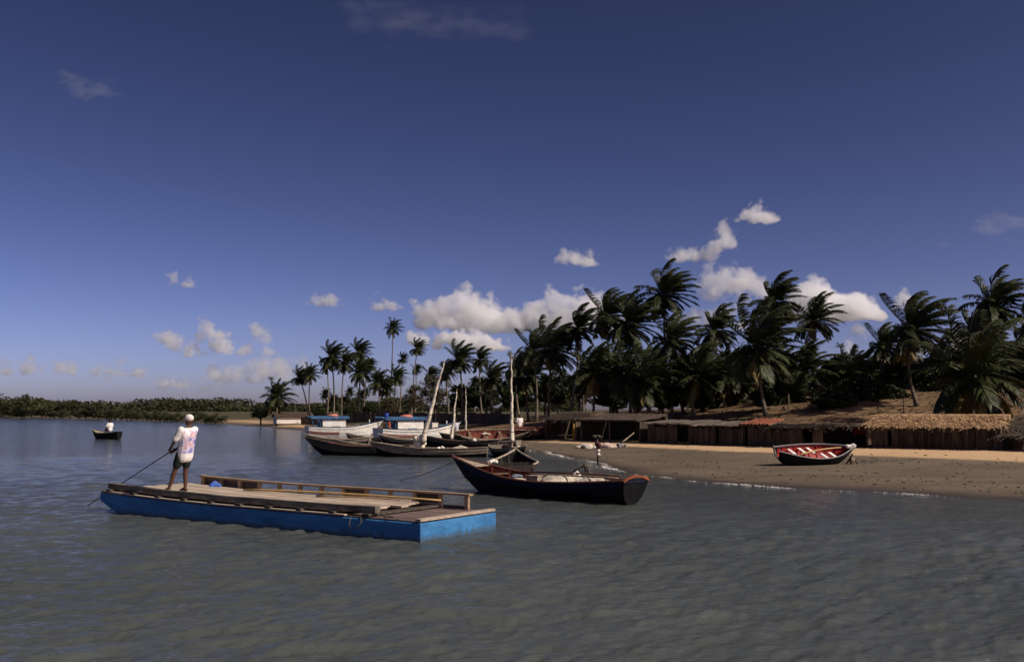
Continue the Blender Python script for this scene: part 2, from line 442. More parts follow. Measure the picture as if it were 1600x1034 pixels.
    fb = n.new('ShaderNodeMapRange'); fb.inputs['From Min'].default_value = zb - 0.45 * rmean; fb.inputs['From Max'].default_value = zb + 0.25 * rmean; fb.inputs['To Min'].default_value = -1.2; fb.inputs['To Max'].default_value = 0.0; l.new(sx.outputs[2], fb.inputs[0])
    g = n.new('ShaderNodeMath'); g.operation = 'ADD'; l.new(f.outputs[0], g.inputs[0]); l.new(fb.outputs[0], g.inputs[1])
    mr = n.new('ShaderNodeMapRange'); mr.interpolation_type = 'SMOOTHSTEP'; mr.inputs['From Min'].default_value = 0.0; mr.inputs['From Max'].default_value = edge; mr.inputs['To Min'].default_value = 0.0; mr.inputs['To Max'].default_value = dens * 30.0 / (rmean)
    l.new(g.outputs[0], mr.inputs[0]); l.new(mr.outputs[0], pv.inputs['Density'])
    m.cycles.volume_step_rate = 0.35
    o = b.build('cloud', m); o.location = c
    tag(o, label, 'cloud', 'clouds in the sky', 'structure')
    return o
T, S, W = 0.075, 0.034, 0.012        # thick, soft, wisp
cloud('large white cumulus bank with flat base left of the tallest palms', [(660, 490, 18), (700, 484, 26), (738, 484, 31), (775, 498, 26), (815, 500, 25), (852, 497, 25), (893, 483, 31), (925, 486, 27), (880, 508, 20), (945, 500, 26)], dens=T)
cloud('long low white cloud just under the cumulus bank', [(655, 527, 12), (690, 527, 16), (730, 530, 18), (765, 536, 16), (790, 542, 10)], dens=T, Y=5600.0)
cloud('bright cream cumulus head standing right of the lone thin palm crown', [(1250, 480, 28), (1273, 468, 26), (1298, 482, 34), (1332, 472, 30), (1350, 488, 25)], dens=T * 1.3, edge=0.3, amp=1.15)
cloud('hooked wispy cloud curling above the grove', [(1062, 400, 15), (1090, 400, 15), (1115, 388, 14), (1135, 372, 15), (1128, 355, 12)], dens=S, edge=0.7)
cloud('small pointed cloud, highest of those above the palms', [(1163, 335, 10), (1186, 334, 18), (1200, 342, 13)], dens=S * 1.3, edge=0.6)
cloud('ragged grey white cloud between two palm crowns under the hooked wisp', [(1110, 436, 22), (1150, 436, 26), (1183, 448, 18), (1120, 458, 15), (1165, 467, 12)], dens=S, edge=0.7)
cloud('small two lobed cloud alone above the tall palms', [(884, 401, 14), (918, 406, 17)], dens=S * 1.1, edge=0.6)
cloud('small low puff level with the cumulus bank at mid sky', [(500, 468, 14), (525, 472, 13)], dens=S, edge=0.7)
cloud('faint puff touching the left end of the cumulus bank', [(595, 473, 13), (612, 478, 12)], dens=S, edge=0.7)
cloud('scattered white puffs above the far shore', [(260, 523, 13), (272, 530, 12), (322, 510, 12), (343, 532, 16), (355, 540, 12), (298, 550, 12), (310, 528, 10)], dens=S, edge=0.6, amp=1.9)
cloud('thin broken cloud bank low over the short palm', [(335, 580, 16), (372, 583, 15), (405, 572, 18), (437, 574, 20), (470, 562, 12), (390, 592, 12)], dens=S * 0.8, edge=0.7, amp=1.9)
cloud('thin cloud low at the far left over the mangroves', [(5, 575, 16), (50, 572, 15), (96, 568, 14), (112, 578, 12)], dens=S * 0.8, edge=0.7, amp=1.8)
cloud('tiny cloud tuft alone in the left sky', [(268, 434, 9), (295, 443, 11)], dens=S * 0.8, edge=0.8)
cloud('tiny puffs near the horizon left of the cloud bank', [(170, 580, 8), (216, 581, 9), (262, 597, 9), (282, 598, 9)], dens=S * 0.8, edge=0.8)
cloud('small puff low between the cumulus head and the right palms', [(1340, 515, 12), (1410, 466, 15), (1330, 543, 13)], dens=S, edge=0.7)
cloud('feathery high streak of cirrus at the top edge of the sky', [(560, 12, 30), (620, 22, 36), (690, 22, 36), (750, 35, 32), (800, 45, 26)], dens=W * 0.18, edge=1.3, nscale=1.6, stretch=(0.45, 1, 1.6), amp=1.9)
cloud('small torn wisp high in the left sky', [(118, 130, 18), (142, 146, 15), (165, 140, 18)], dens=W * 0.3, edge=1.1, nscale=1.2, stretch=(0.6, 1, 1.3), amp=1.8)
cloud('faint flat wisp high above the right palms', [(1475, 381, 10), (1535, 350, 16), (1565, 345, 18), (1590, 347, 16)], dens=W * 0.3, edge=1.1, stretch=(0.5, 1, 1.4))

cloud('thin pale streak of cloud low over the mangroves, left of centre', [(150, 577, 12), (185, 574, 13), (215, 583, 11)], dens=S * 0.7, edge=0.9, amp=1.7, stretch=(0.6, 1, 1.2))
cloud('small ragged puffs between the scattered puffs and the tall palm cluster', [(400, 512, 12), (415, 522, 11), (385, 545, 13), (420, 548, 12)], dens=S * 0.7, edge=0.8, amp=1.8)
cloud('flat thin cloud just above the horizon left of the short palm', [(255, 598, 11), (285, 596, 12), (320, 603, 11), (350, 600, 10)], dens=S * 0.6, edge=0.9, stretch=(0.6, 1, 1.2))
cloud('soft cloud low behind the crowns right of the cumulus bank', [(1085, 495, 16), (1125, 490, 18), (1150, 505, 14)], dens=S, edge=0.7)
# ------------------------------------------------------------------ palms and trees
M_frond = mat('palm_frond', (0.043, 0.050, 0.014), (0.016, 0.022, 0.006), rough=0.55, scale=3.0, bump=0.0, vary=0.35, spec=0.25)
M_frond_old = mat('palm_frond_old', (0.19, 0.14, 0.035), (0.09, 0.075, 0.02), rough=0.7, scale=3.0, bump=0.0, vary=0.3)
M_palm_trunk = mat('palm_trunk', (0.21, 0.165, 0.12), (0.10, 0.078, 0.055), rough=0.9, scale=2.0, stretch=(1, 1, 5), bump=0.6, bscale=6, vary=0.25)
M_palm_heart = mat('palm_heart', (0.12, 0.09, 0.045), (0.05, 0.05, 0.018), rough=0.9, scale=8, bump=0.4)
M_bark = mat('bark', (0.11, 0.085, 0.06), (0.05, 0.038, 0.028), rough=0.95, scale=4.0, stretch=(1, 1, 0.4), bump=0.6)
M_leaf = mat('tree_leaf', (0.034, 0.044, 0.014), (0.016, 0.022, 0.007), rough=0.6, scale=1.1, bump=0.0, vary=0.3, spec=0.2)
M_leaf_dry = mat('dry_leaf', (0.095, 0.080, 0.040), (0.050, 0.045, 0.022), rough=0.7, scale=1.1, bump=0.0, vary=0.25, spec=0.2)
M_mangrove = mat('mangrove_leaf', (0.055, 0.060, 0.024), (0.026, 0.030, 0.012), rough=0.7, scale=0.8, bump=0.0, vary=0.25, spec=0.2)

WIND = Vector((1.0, 0.12, 0.18)).normalized()
def frond_mesh(r, el, az, length, wind, stiff):
    d = Vector((math.cos(el) * math.cos(az), math.cos(el) * math.sin(az), math.sin(el)))
    N = 12; p = Vector((0, 0, 0)); pts = [p.copy()]; tans = [d.copy()]
    for i in range(N):
        s = (i + 0.5) / N
        d = (d + (WIND * wind * (0.25 + s) + Vector((0, 0, -1)) * (1.75 - 0.75 * stiff) * (0.2 + s)) * (1.25 / N)).normalized()
        p = p + d * (length / N); pts.append(p.copy()); tans.append(d.copy())
    b = MB()
    b.tube(pts, [0.035 * (1 - 0.85 * i / N) + 0.006 for i in range(N + 1)], n=4, smooth=True)
    K = 38
    vs, fs = [], []
    for k in range(K):
        s = 0.13 + 0.87 * (k + r.uniform(0, 0.6)) / K
        f = min(s, 0.999) * N; i = int(f); q = pts[i].lerp(pts[i + 1], f - i); t = tans[i].lerp(tans[i + 1], f - i).normalized()
        up = Vector((0, 0, 1))
        side = t.cross(up)
        if side.length < 0.15: side = t.cross(Vector((0, 1, 0)))
        side.normalize()
        ll = length * (0.07 + 0.22 * math.sin(PI * (0.12 + 0.80 * s)) ** 0.8) * r.uniform(0.85, 1.1)
        for sg in (-1, 1):
            dl = (side * (sg * r.uniform(0.65, 0.9)) + t * 0.62 + WIND * (min(wind, 1.4) * 0.6) + Vector((0, 0, -1)) * r.uniform(0.05, 0.5)).normalized()
            d2 = (dl + WIND * (0.35 * wind) + Vector((0, 0, -0.55))).normalized()
            wv = t.cross(dl).cross(dl)
            if wv.length < 1e-3: wv = side
            wv = wv.normalized() * (0.030 + 0.014 * r.random())
            m_ = q + dl * (ll * 0.55); e = m_ + d2 * (ll * 0.45)
            o = len(vs)
            vs += [q - wv * 0.6, q + wv * 0.6, m_ + wv, m_ - wv, e]
            fs += [(o, o + 1, o + 2, o + 3), (o + 3, o + 2, o + 4)]
    b.add(vs, fs, False)
    return b.mesh('frond')
CROWNS = []
for v in range(6):
    r = random.Random(100 + v * 7)
    fl = []
    wind = [1.5, 1.15, 1.8, 1.0, 1.35, 0.7][v]
    n = [42, 36, 44, 34, 46, 44][v]
    for k in range(n):
        q = k / n
        el = R(86 - 128 * q ** 0.95 + r.uniform(-9, 9))
        az = k * 2.39996 + r.uniform(-0.6, 0.6)
        L = r.uniform(2.3, 3.3) * (0.78 + 0.22 * math.sin(PI * min(1, q + 0.25)))
        fl.append((frond_mesh(r, el, az, L, wind * (1.25 - 0.75 * q) * r.uniform(0.7, 1.2), 0.9 - q), q > 0.86 and r.random() < 0.55))
    CROWNS.append(fl)
    # coconuts and fibre at the heart
hb = MB(); rr_ = random.Random(4)
hb.ball((0, 0, -0.05), (0.17, 0.17, 0.30), 8, 6)
for k in range(7):
    a = k * 0.9; hb.ball((0.2 * math.cos(a), 0.2 * math.sin(a), -0.22 - 0.05 * (k % 3)), 0.095, 7, 5)
HEART = hb.mesh('crown'); HEART.materials.append(M_palm_heart)
for fl in CROWNS:
    for me, old in fl: me.materials.append(M_frond_old if old else M_frond)
JOINED = {}
def joined_crown(v):
    if v not in JOINED:
        V = []; F = []
        for me, _ in CROWNS[v]:
            o = len(V); V += [tuple(q.co) for q in me.vertices]; F += [tuple(i + o for i in p.vertices) for p in me.polygons]
        me = bpy.data.meshes.new('crown'); me.from_pydata(V, [], F); me.materials.append(M_frond); JOINED[v] = me
    return JOINED[v]

def palm(label, cpx, cpy, rad, bpx, D, v, group='coconut palms', yaw=None, bow=None, small=False, base_z=None):
    top = P(cpx, cpy, D); bx = P(bpx, 640, D).x
    bz = gz(bx, D) if base_z is None else base_z
    base = Vector((bx, D, bz - 0.15))
    s = rad * D / FPX / 1.85
    root = empty('palm_tree', base)
    h = top - base
    bow = jit(0.5) if bow is None else bow
    pts = []; rad_ = []
    n = 9
    for i in range(n + 1):
        t = i / n
        pts.append(Vector((h.x * (t ** 1.35) + bow * math.sin(PI * t) * 0.5, h.y * t + 0.2 * math.sin(PI * t), h.z * t)))
        rad_.append((0.125 - 0.05 * t + 0.08 * (1 - t) ** 6) * (0.75 + 0.25 * s))
    tb = MB(); tb.tube(pts, rad_, n=8)
    tb.build('trunk', M_palm_trunk, root)
    yaw = jit(0.3) if yaw is None else yaw
    if small:
        c = link_mesh('crown', joined_crown(v), None, root, loc=h, rot=(0, 0, yaw), scale=(s, s, s))
    else:
        c = link_mesh('crown', HEART, None, root, loc=h, rot=(0, 0, yaw), scale=(s, s, s))
        for me, _ in CROWNS[v]:
            link_mesh('frond', me, None, c)
    tag(root, label, 'palm', group)
    return root

GR, GM, GL = 'palms of the grove above the sheds', 'palms behind the sail canoes', 'palms in the distance behind the white boats'
# right hand grove
palm('tall palm with the highest crown above the middle sheds', 1037, 462, 38, 1030, 84, 0, GR, bow=0.6)
palm('palm with full dark crown just below the tallest one', 1047, 532, 38, 1050, 79, 2, GR)
palm('dark palm whose crown is combed to a peak left of the tallest', 948, 494, 36, 955, 86, 2, GR)
palm('broad dark palm between the peaked crown and the tallest palm', 983, 510, 38, 985, 82, 0, GR)
palm('slim leaning palm with pale bare trunk and ragged crown by the left huts', 904, 514, 30, 886, 90, 1, GR, bow=0.9)
palm('low shaggy palm under the peaked crown', 930, 585, 38, 925, 80, 3, GR)
palm('low dark palm with thin pale trunk above the open hut', 985, 588, 36, 1000, 78, 4, GR)
palm('squat palm in the dark thicket left of the cream house', 1090, 588, 40, 1085, 77, 3, GR)
palm('palm with half hidden crown next to the thicket', 1012, 600, 36, 1015, 76, 4, GR)
palm('palm with rounded crown against grey cloud left of the big one', 1118, 518, 33, 1114, 84, 1, GR)
palm('palm with crown streaming high beside the cream cumulus', 1210, 474, 37, 1205, 86, 1, GR, bow=-0.4)
palm('thin palm with sparse crown standing before the bright cumulus', 1272, 502, 34, 1276, 84, 3, GR, bow=-0.2)
palm('very broad palm in front of the cream house', 1185, 545, 56, 1197, 72, 4, GR, bow=-0.3)
palm('palm with low crown right of the cream house', 1257, 582, 38, 1262, 77, 3, GR)
palm('low palm filling the gap beside the broad one', 1133, 590, 38, 1135, 79, 5, GR)
palm('large windswept palm with straight pale trunk over the long thatched shed', 1424, 517, 50, 1434, 68, 2, GR, bow=-0.7)
palm('small palm tucked under the left side of the windswept one', 1378, 540, 30, 1385, 80, 2, GR)
palm('tall palm with combed crown near the right edge', 1553, 478, 42, 1549, 76, 0, GR, bow=0.2)
palm('palm just below and left of the combed crown', 1524, 522, 40, 1530, 79, 1, GR)
palm('short wide palm whose fronds sweep low over the dune by the grey blue sheet', 1520, 592, 74, 1521, 61, 5, GR, bow=0.1)
palm('palm with yellowing fronds cut by the right edge', 1616, 522, 46, 1620, 72, 3, GR)
palm('shaggy palm low at the right edge', 1588, 585, 45, 1592, 72, 4, GR)
palm('low palm between the windswept and the short wide palm', 1462, 570, 34, 1466, 84, 3, GR)
palm('small palm in the shade behind the long shed', 1330, 590, 34, 1335, 80, 5, GR)
MIDL = ['dark palm right behind the slim leaning palm', 'dark palm under the peaked crown, in the densest part of the grove', 'dark palm between the peaked crown and the palm below the tallest', 'dark palm right of the palm below the tallest one', 'dark palm directly under the rounded crown', 'dark palm whose top touches the left fronds of the very broad palm', 'dark palm just under the crown streaming beside the cumulus', 'dark low palm between the very broad palm and the thin sparse one', 'dark palm under and right of the thin sparse palm', 'dark palm above the heavy tree over the reddish cloth shed', 'dark palm under the left side of the large windswept palm', 'dark palm under the right side of the large windswept palm', 'dark palm midway between the large windswept palm and the combed crown', 'dark palm directly beneath the combed crown', 'dark palm beneath the yellowing one at the right edge']
for i, (a, b_, r_, D_, v_) in enumerate([(915, 560, 36, 92, 4), (962, 555, 40, 88, 0), (1010, 560, 40, 86, 4), (1065, 565, 40, 86, 5), (1105, 570, 38, 84, 2), (1150, 575, 40, 82, 4), (1220, 560, 42, 82, 0), (1240, 595, 36, 76, 4), (1300, 575, 40, 86, 1), (1352, 570, 42, 84, 4), (1395, 570, 42, 80, 5), (1440, 585, 40, 80, 4), (1490, 560, 42, 84, 0), (1560, 555, 44, 80, 4), (1600, 555, 44, 78, 2)]):
    palm(MIDL[i], a, b_ + 24, r_ * 0.86, a + jit(6), D_, v_, 'palms lost in the middle of the grove')
# middle
palm('broad palm with thick lit trunk on the bare dune', 862, 547, 36, 857, 90, 4, GM, bow=-0.1)
palm('palm merging with the left of the broad dune palm', 832, 548, 29, 838, 98, 2, GM)
palm('palm whose hooked frond stands left of the tall mast top', 806, 575, 22, 812, 104, 0, GM)
palm('low palm behind the tall mast', 825, 590, 27, 826, 100, 4, GM)
palm('palm with rounded head above the low bank, right of the leaning mast', 717, 563, 22, 722, 118, 4, GM)
palm('drooping palm beside the leaning mast', 697, 582, 16, 702, 122, 3, GM)
palm('palm with curled frond midway between the masts', 750, 563, 17, 754, 116, 1, GM)
palm('dark dense palm right of the curled one', 768, 592, 21, 770, 112, 4, GM)
palm('little palm under the curled one', 740, 599, 9, 742, 125, 3, GM, small=True)
palm('palm behind the leaning mast', 672, 586, 12, 675, 140, 2, GM)
# left, far
palm('short full palm standing alone beside the white wall', 432, 622, 21, 432, 142, 5, GL)
palm('left of the twin leaning palms', 468, 590, 13, 482, 148, 4, GL, bow=0.3)
palm('right of the twin leaning palms', 484, 586, 13, 485, 146, 5, GL)
palm('leftmost tall palm of the cluster over the first white boat', 518, 558, 18, 521, 148, 4, GL)
palm('palm crossing the tall cluster at its middle', 538, 567, 17, 534, 146, 0, GL)
palm('right tall palm of the cluster over the first white boat', 561, 551, 16, 558, 150, 4, GL)
palm('thin palm partly behind the tall cluster', 511, 572, 13, 510, 155, 2, GL)
palm('shaggy palm below the right tall one', 563, 583, 18, 559, 142, 5, GL)
palm('small crown touching the shaggy palm', 575, 572, 11, 569, 150, 2, GL)
palm('olive palm with hanging fronds between the white boats', 590, 598, 16, 590, 140, 5, GL)
palm('olive palm close to the second white boat', 603, 607, 15, 602, 142, 3, GL)
palm('tallest slender palm alone above the distance', 614, 514, 12, 607, 152, 5, GL, bow=0.3)
palm('small far palm right of the slender one', 629, 561, 8, 624, 165, 4, GL, small=True)
palm('tall thin palm left of the leaning mast', 652, 545, 12, 643, 150, 4, GL, bow=-0.2)
palm('small palm under the tall thin one', 650, 578, 8, 648, 165, 2, GL, small=True)
palm('palm above the cabin of the second white boat', 619, 590, 14, 616, 144, 4, GL)
for i, (a, b_, r_) in enumerate([(508, 617, 8), (520, 626, 8), (546, 613, 7), (538, 627, 7), (562, 619, 8), (571, 614, 7)]):
    palm(('leftmost', 'second from left', 'fourth from left', 'third from left', 'fifth from left', 'rightmost')[i] + ' of the six young palms with small round heads under the tall cluster', a, b_, r_, a + 2, 158, 5, 'young palms under the tall cluster', small=True)

# ---- broadleaf trees: crowns of leaf sized faces gathered in clumps
def leaf_crown(seed, nclump, per, leaf, squash=0.8):
    g = np.random.default_rng(seed)
    # clump centres spread through an uneven unit volume
    c = g.normal(0, 1, (nclump, 3)); c /= np.linalg.norm(c, axis=1)[:, None]
    c *= (g.uniform(0.25, 1.0, nclump) ** 0.5)[:, None] * (0.78 + 0.25 * np.sin(c[:, 0:1] * 3.1 + seed) * np.cos(c[:, 2:3] * 4 + seed))
    c[:, 2] = np.where(c[:, 2] < -0.5, c[:, 2] * 0.6, c[:, 2])
    rad = g.uniform(0.10, 0.24, nclump)
    n = nclump * per
    ci = np.repeat(np.arange(nclump), per)
    o = g.normal(0, 1, (n, 3)); o /= np.linalg.norm(o, axis=1)[:, None]
    o *= (g.uniform(0, 1, n) ** 0.4)[:, None]
    p = c[ci] + o * rad[ci][:, None] * np.array([1.15, 1.15, 0.75])
    a = g.normal(0, 1, (n, 3)); a /= np.linalg.norm(a, axis=1)[:, None]
    b = np.cross(a, g.normal(0, 1, (n, 3))); b /= np.linalg.norm(b, axis=1)[:, None]
    s = leaf * g.uniform(0.6, 1.3, n)[:, None]
    V = np.stack([p - a * s, p + b * s * 0.42, p + a * s, p - b * s * 0.42], 1).reshape(-1, 3)
    F = np.arange(4 * n).reshape(n, 4)
    return np_mesh('crown', V, F)
LEAFY = [leaf_crown(s, 130, 60, 0.085) for s in (1, 2, 3)]
DRYLEAFY = leaf_crown(4, 90, 44, 0.05)
for me in LEAFY: me.materials.append(M_leaf)
DRYLEAFY.materials.append(M_leaf_dry)
MANG = [leaf_crown(s, 60, 40, 0.075) for s in (11, 12, 13)]
for me in MANG: me.materials.append(M_mangrove)
def tree_trunk(h, w, seed):
    r = random.Random(seed); b = MB()
    lean = r.uniform(-0.3, 0.3)
    k = [Vector((0, 0, -0.1)), Vector((lean * 0.3, 0, h * 0.35)), Vector((lean * 0.8, 0.1, h * 0.7)), Vector((lean, 0.1, h))]
    b.tube(k, [0.16, 0.13, 0.10, 0.05], n=7)
    for i in range(6):
        a = r.uniform(0, 6.28); s = r.uniform(0.35, 0.85)
        q = Vector((lean * s, 0, h * s)); e = q + Vector((math.cos(a) * w * 0.6, math.sin(a) * w * 0.6, h * r.uniform(0.15, 0.45)))
        b.tube([q, q.lerp(e, 0.5) + Vector((0, 0, 0.15)), e], [0.075, 0.05, 0.02], n=5)
    return b
def tree(label, px, py, hw, hh, D, meshes, group, name='broadleaf_tree', base_z=None, kind_cat='tree', seed=0):
    c = P(px, py, D); w = hw * D / FPX; h = hh * D / FPX
    bz = gz(c.x, D) if base_z is None else base_z
    root = empty(name, (c.x, D, bz))
    tree_trunk(max(c.z - bz, 0.5), w, seed).build('trunk', M_bark, root)
    link_mesh('crown', random.choice(meshes), None, root, loc=(0, 0, c.z - bz), rot=(0, 0, random.uniform(0, 6.28)), scale=(w, w * 0.8, h))
    tag(root, label, kind_cat, group)
    return root
GT = 'broadleaf trees in the grove'
TREES = [
 ('wide dark tree with flattened top right of the thin palm', 1312, 592, 46, 44, 82), ('heavy dark tree hanging over the shed with the reddish cloth', 1352, 618, 44, 40, 72),
 ('dark tree behind the windswept palm', 1402, 590, 34, 42, 88), ('dark tree between the windswept palm and the combed crown', 1482, 578, 38, 40, 90),
 ('dark tree at the right edge behind the yellowing palm', 1598, 590, 42, 44, 84), ('small round tree right of the cream house', 1262, 618, 34, 28, 80),
 ('dark thicket tree under the peaked palm', 955, 618, 40, 32, 86), ('dark thicket tree under the tallest palm', 1035, 615, 46, 36, 80),
 ('dark thicket tree touching the cream house', 1098, 618, 46, 36, 80), ('tree behind the slim leaning palm', 905, 605, 24, 28, 104),
 ('round green tree behind the red lined boats', 760, 618, 36, 30, 118), ('dark tree behind the tall mast', 805, 615, 34, 36, 110),
 ('tree on the bank behind the broad dune palm', 852, 612, 30, 28, 108), ('low tree behind the palm with rounded head', 722, 622, 30, 26, 124),
 ('dark tree crowding the left of the cream house', 1150, 628, 28, 28, 82), ('dark round tree between thicket and tallest palm', 995, 610, 34, 34, 92)]
TREES += [('low dark tree over the tiled shed', 1195, 622, 26, 22, 74), ('low spreading tree above the shed with the reddish cloth', 1300, 624, 42, 24, 70), ('low dark tree left of the windswept trunk', 1392, 622, 34, 24, 72),
 ('low dark tree between windswept trunk and short wide palm', 1465, 612, 34, 30, 74), ('dark bushy tree against the right edge of the dune', 1590, 606, 36, 30, 72)]
for i, (lb, a, b_, hw, hh, D) in enumerate(TREES):
    tree(lb, a, b_, hw, hh, D, LEAFY, GT, seed=i)
for i, a in enumerate((872, 918, 965, 1008, 1052, 1098, 1142, 1250, 1296, 1340, 1388, 1440, 1490, 1540, 1590, 1630)):
    tree('dark tree lost in the solid thicket at the back of the grove', a + jit(8), 606 + jit(10), 34 + jit(6), 36 + jit(8), 98 + jit(5), LEAFY, 'trees of the back thicket', seed=80 + i)
for i, (lb, a, b_, hw, hh, D) in enumerate([('brownish dry tree behind the leaning mast', 680, 612, 34, 32, 130), ('dry grey brown tree right of the second white boat', 648, 622, 26, 26, 136), ('brown dry bush tree above the red cabin bundle', 612, 634, 22, 16, 140)]):
    tree(lb, a, b_, hw, hh, D, [DRYLEAFY], GT, seed=40 + i)
for i, (lb, a, b_, hw, hh, D) in enumerate([('dark round bush beside the short full palm', 408, 646, 18, 11, 150), ('dark bush behind the first white boat', 548, 643, 22, 11, 150), ('dark bush left of the second white boat roof', 578, 641, 16, 13, 150), ('dark bush far behind the twin leaning palms', 500, 645, 18, 8, 165)]):
    tree(lb, a, b_, hw, hh, D, LEAFY, 'bushes behind the white boats', name='bush', kind_cat='bush', seed=60 + i)
# far shore mangroves
rm = random.Random(8)
x = -60.0; i = 0
while x < 345:
    hpx = np.interp(x, [-60, 40, 90, 150, 200, 260, 345], [36, 38, 31, 27, 21, 17, 15]) * (rm.uniform(0.55, 0.9) if i % 4 else rm.uniform(0.95, 1.3))
    wpx = hpx * rm.uniform(0.55, 0.85)
    sh = np.interp(x, [0, 70, 160, 250, 330, 380], [652.5, 653.5, 655, 658, 661, 665]); D = CAMZ * FPX / (sh - 640) + (rm.uniform(2, 5) if i % 3 else rm.uniform(10, 18))
    sy = 640 + CAMZ * FPX / D
    tree('olive mangrove tree in the row along the far left shore', x, sy - hpx * 0.40, wpx * rm.uniform(1.1, 1.7), hpx * 0.56, D, MANG, 'mangroves along the far left shore', name='mangrove_tree', base_z=0.15, seed=200 + i)
    x += wpx * rm.uniform(0.55, 0.9); i += 1
# the wood beyond, too far to tell trees apart
def far_wood():
    g = np.random.default_rng(77); n = 60000
    X = g.uniform(-420, 40, n); Y = 560 + g.uniform(-30, 60, n)
    top = 5.2 + 1.7 * np.sin(X * 0.06) + 1.5 * np.sin(X * 0.19 + 1) + 1.3 * np.sin(X * 0.47 + 2)
    Z = 0.6 + top * g.uniform(0, 1, n) ** 0.7
    p = np.stack([X, Y, Z], 1)
    a = g.normal(0, 1, (n, 3)); a /= np.linalg.norm(a, axis=1)[:, None]
    b = np.cross(a, g.normal(0, 1, (n, 3))); b /= np.linalg.norm(b, axis=1)[:, None]
    s = g.uniform(0.5, 1.1, n)[:, None]
    V = np.stack([p - a * s, p + b * s * 0.6, p + a * s, p - b * s * 0.6], 1).reshape(-1, 3)
    return link_mesh('far_wood', np_mesh('far_wood', V, np.arange(4 * n).reshape(n, 4)), M_mangrove)
tag(far_wood(), 'low wood far beyond the mangroves on the horizon', 'wood', kind='stuff')
# ------------------------------------------------------------------ boats
M_blackhull = mat('tarred_hull', (0.010, 0.010, 0.011), (0.005, 0.005, 0.006), rough=0.75, spec=0.12, scale=5, stretch=(0.3, 1, 1), bump=0.25, vary=0.2)
M_grayplank = mat('weathered_plank', (0.30, 0.25, 0.185), (0.11, 0.09, 0.068), rough=0.9, scale=6, stretch=(0.25, 2, 2), bump=0.5, vary=0.2)
M_darkplank = mat('dark_plank', (0.095, 0.078, 0.058), (0.032, 0.027, 0.022), rough=0.85, scale=6, stretch=(0.25, 2, 2), bump=0.4, vary=0.2)
M_inwood = mat('boat_inner_wood', (0.22, 0.15, 0.095), (0.10, 0.066, 0.042), rough=0.9, scale=5, stretch=(0.3, 2, 2), bump=0.4, vary=0.15)
M_redin = mat('red_inner_paint', (0.20, 0.052, 0.030), (0.10, 0.028, 0.018), rough=0.8, scale=5, stretch=(0.4, 2, 2), bump=0.3)
M_brightred = mat('red_paint', (0.34, 0.025, 0.018), (0.20, 0.014, 0.012), rough=0.6, scale=4, bump=0.2)
M_redgun = mat('faded_red_gunwale', (0.17, 0.062, 0.038), (0.085, 0.040, 0.030), rough=0.75, scale=8, bump=0.3)
M_creamgun = mat('pale_gunwale', (0.42, 0.36, 0.26), (0.22, 0.18, 0.125), rough=0.85, scale=7, bump=0.3)
M_graygun = mat('grey_gunwale', (0.27, 0.25, 0.24), (0.15, 0.14, 0.135), rough=0.8, scale=7, bump=0.3)
M_navy = mat('navy_paint', (0.010, 0.013, 0.036), (0.006, 0.008, 0.020), rough=0.7, spec=0.15, scale=5, bump=0.2)
M_white = mat('white_paint', (0.80, 0.77, 0.70), (0.62, 0.59, 0.53), rough=0.5, scale=3, bump=0.1, vary=0.04)
M_rust = mat('antifouling_red', (0.22, 0.055, 0.035), (0.12, 0.034, 0.024), rough=0.7, scale=5, bump=0.2)
M_seablue = mat('sea_blue_paint', (0.055, 0.15, 0.28), (0.035, 0.09, 0.18), rough=0.55, scale=4, bump=0.15)
M_orange = mat('orange_paint', (0.30, 0.080, 0.022), (0.16, 0.045, 0.018), rough=0.6, scale=5, bump=0.15)
M_salmon = mat('salmon_tarp', (0.62, 0.23, 0.17), (0.46, 0.15, 0.10), rough=0.8, scale=4, bump=0.3)
M_sail = mat('sailcloth', (0.80, 0.73, 0.58), (0.56, 0.49, 0.37), rough=0.9, scale=5, stretch=(1, 1, 0.5), bump=0.8, bscale=9, bdist=0.06, vary=0.08)
M_spar = mat('spar_wood', (0.38, 0.28, 0.17), (0.22, 0.15, 0.09), rough=0.8, scale=6, stretch=(1, 1, 0.2), bump=0.3)
M_yellowwood = mat('pale_yellow_wood', (0.62, 0.42, 0.17), (0.45, 0.29, 0.11), rough=0.7, scale=6, bump=0.2)
M_net = mat('pale_net', (0.60, 0.54, 0.44), (0.36, 0.31, 0.24), rough=0.95, scale=9, bump=1.0, bscale=24, bdist=0.04)
M_foam = mat('white_float', (0.80, 0.76, 0.66), (0.62, 0.57, 0.48), rough=0.7, scale=6, bump=0.2)
M_rope = mat('rope', (0.20, 0.17, 0.13), (0.10, 0.085, 0.065), rough=0.95, scale=20, bump=0.5)
M_glass = mat('dark_window', (0.03, 0.035, 0.045), (0.02, 0.024, 0.03), rough=0.12, scale=2, bump=0.0, spec=0.6)
M_barrel = mat('blue_drum', (0.03, 0.07, 0.40), (0.02, 0.045, 0.26), rough=0.45, scale=4, bump=0.1)

